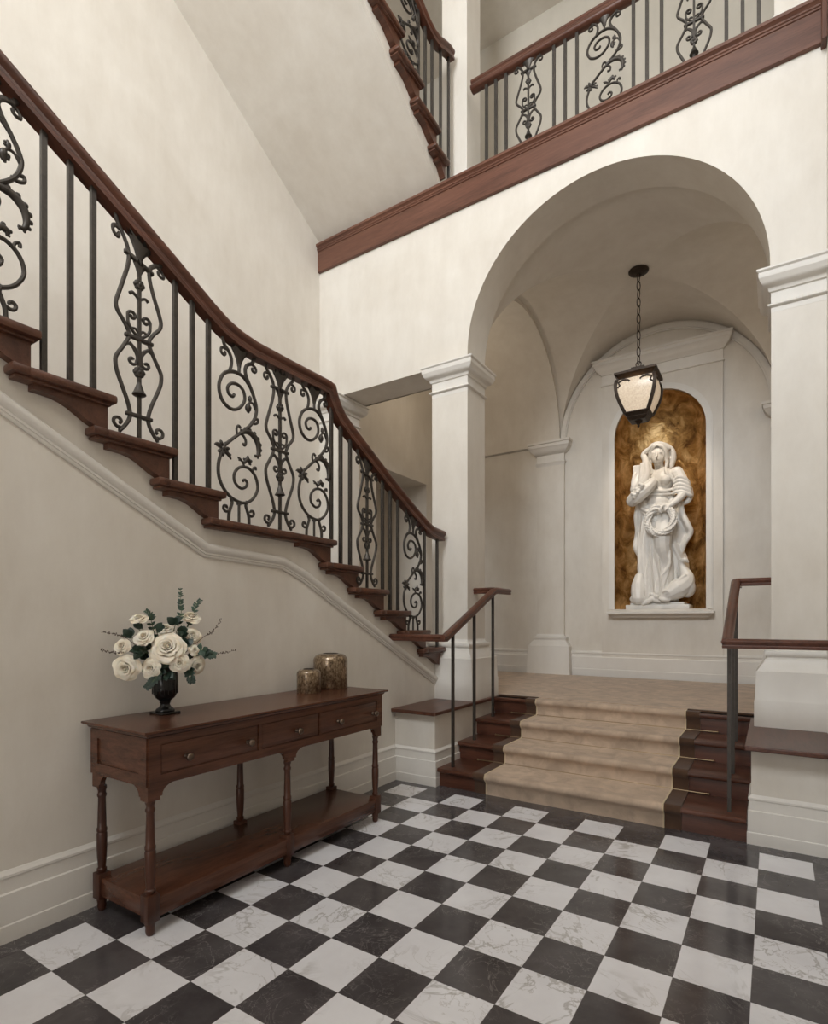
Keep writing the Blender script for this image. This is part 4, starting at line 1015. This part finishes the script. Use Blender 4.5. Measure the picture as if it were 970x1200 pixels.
# folded skirt
def skirt(u, v):
    th = 2*pi*u; b = 610+450*v
    cx = 368-12*sin(pi*v)+2*v; rx = (.165+.045*sin(pi*min(1, v*1.1))-.02*v)+.035*max(0, v-.6)
    ry = .125+.02*v
    front = max(0, -sin(th))
    kn = math.exp(-((th-4.95)/.45)**2)*math.exp(-((v-.45)/.20)**2)
    amp = (.018+.046*v)*(1-.85*kn)
    f_ = amp*(sin(15*th+4*v+1.5*sin(5*v))+.5*sin(27*th-3*v))
    ripple = 1+f_/rx
    p = SP(cx, b)
    return (p.x+(rx*cos(th))*ripple, p.y+(ry+.07*kn)*sin(th)*ripple-.02, p.z)
sk = MB(); sk.grid(skirt, 120, 40)
nsk = 121
sk.f += [tuple(range(120)), tuple(40*nsk+k for k in range(119,-1,-1))]
fg.add(sk.v, sk.f)
# hanging drapery each side
for k in range(5):
    o = k*7
    T_([(270+o,600,-.02+.02*k),(262+o,660,-.03+.02*k),(266+o,730,-.01+.02*k),(258+o,800,-.02+.02*k),(276+o,850,.0+.02*k),(284+o,930,.0+.02*k),(298+o,1000,.02*k)],[.028,.032,.028,.034,.026,.026,.020],4)
    T_([(470-o,600,-.02+.02*k),(482-o*.6,660,-.06+.02*k),(505-o,710,-.06+.03*k),(516-o,745,-.04+.03*k),(490-o,790,-.02+.02*k),(478-o,830,.0+.02*k)],[.028,.034,.036,.034,.028,.020],4)
    T_([(440+o*.8,800,-.05+.02*k),(462+o*.8,850,-.03+.02*k),(480+o*.5,895,-.02+.02*k),(470+o,940,.0+.02*k)],[.024,.030,.030,.024],4)
for k in range(6):
    T_([(330+6*k,640+4*k,-.16),(350+10*k,770+5*k,-.16-.01*k),(330+14*k,900,-.16),(320+16*k,1040,-.15)],[.010,.015,.018,.020],5)
    T_([(420-4*k,790+6*k,-.20),(432,850+8*k,-.19),(420-8*k,930+6*k,-.17),(385-4*k,1020,-.16)],[.009,.014,.016,.014],5)
T_([(300,630,-.10),(340,650,-.17),(395,645,-.19),(450,625,-.12)],[.026,.030,.028,.024],5); T_([(296,640,-.08),(330,672,-.16),(360,690,-.18)],[.022,.022,.016],5)
figo = fg.build('figure', M['marble_white'], stt, smooth=None)
md = figo.modifiers.new('remesh','REMESH'); md.mode = 'VOXEL'; md.voxel_size = .0062; md.use_smooth_shade = True
sm = figo.modifiers.new('smooth','SMOOTH'); sm.factor = .5; sm.iterations = 1
# wreath
wr = MB(); wc = SP(391,694,-.245)
ring_ = [(wc.x+.152*cos(2*pi*j/40), wc.y+.02*sin(2*pi*j/40), wc.z+.166*sin(2*pi*j/40)) for j in range(40)]
wr.tube(ring_, .034, 12, closed=True)
for j in range(34):
    for q in range(5):
        a = 2*pi*(j+.5*(q % 2))/34; b_ = 2*pi*q/5+j*.3; rr = .152+.034*cos(b_)
        c_ = Vector((wc.x+rr*cos(a), wc.y+.02*sin(a)+.034*sin(b_), wc.z+(rr+.014)*sin(a)))
        wr.ell(c_, (.026,.014,.013), 7, 5, Matrix.Rotation(-(a+pi/2), 3, 'Y'))
wr.build('wreath', M['marble_white'], stt, smooth=60)
# dolphin at the right foot
fg = MB()
T_([(400,1046,-.22),(425,1030,-.20),(460,1008,-.16),(490,985,-.10),(500,950,-.04),(485,915,-.02),(470,885,-.03)],[.045,.085,.125,.118,.085,.055,.035],5)
E_(502,1000,-.08,.10,.11,.12); T_([(388,1050,-.24),(405,1054,-.255),(430,1056,-.24)],[.022,.026,.020],3); T_([(404,1020,-.27),(418,1012,-.285),(432,1022,-.275)],[.012,.014,.012],3)
E_(420,1026,-.275,.016,.012,.016); T_([(470,885,-.03),(490,868,-.06),(505,880,-.05)],[.03,.034,.016],3)
T_([(440,985,-.22),(470,965,-.20),(500,940,-.14)],[.012,.020,.012],4)
dol = fg.build('dolphin', M['marble_white'], stt, smooth=None)
md = dol.modifiers.new('remesh','REMESH'); md.mode = 'VOXEL'; md.voxel_size = .009; md.use_smooth_shade = True
sm = dol.modifiers.new('smooth','SMOOTH'); sm.factor = .5; sm.iterations = 4
# tipped urn at the left foot
fg = MB()
T_([(285,950,-.10),(282,985,-.14),(284,1020,-.18),(287,1048,-.21)],[.070,.088,.092,.082],4)
for r_, d_ in ((.094,-.215),(.082,-.225)):
    c = SP(286,1046,d_); fg.tube([(c.x+r_*cos(2*pi*j/24), c.y-.02*sin(2*pi*j/24), c.z+.045*sin(2*pi*j/24)-.01) for j in range(24)], .013, 8, closed=True)
T_([(310,1075,-.22),(336,1060,-.23),(352,1050,-.22),(370,1056,-.22),(388,1062,-.22)],[.02,.03,.034,.03,.02],4)
E_(352,1030,-.20,.04,.04,.035); E_(372,1040,-.23,.028,.03,.03)
urn = fg.build('urn', M['marble_white'], stt, smooth=None)
md = urn.modifiers.new('remesh','REMESH'); md.mode = 'VOXEL'; md.voxel_size = .009; md.use_smooth_shade = True
pb = MB(); a0, a1 = SP(226,1095), SP(518,1095)
pb.box(a0.x,a1.x,3.68+.03,4.06,NZB,NZB+.055,.006); pb.box(a0.x+.05,a1.x-.06,3.74,4.04,NZB+.05,NZB+.085,.006)
pb.build('base', M['marble_white'], stt, smooth=40)
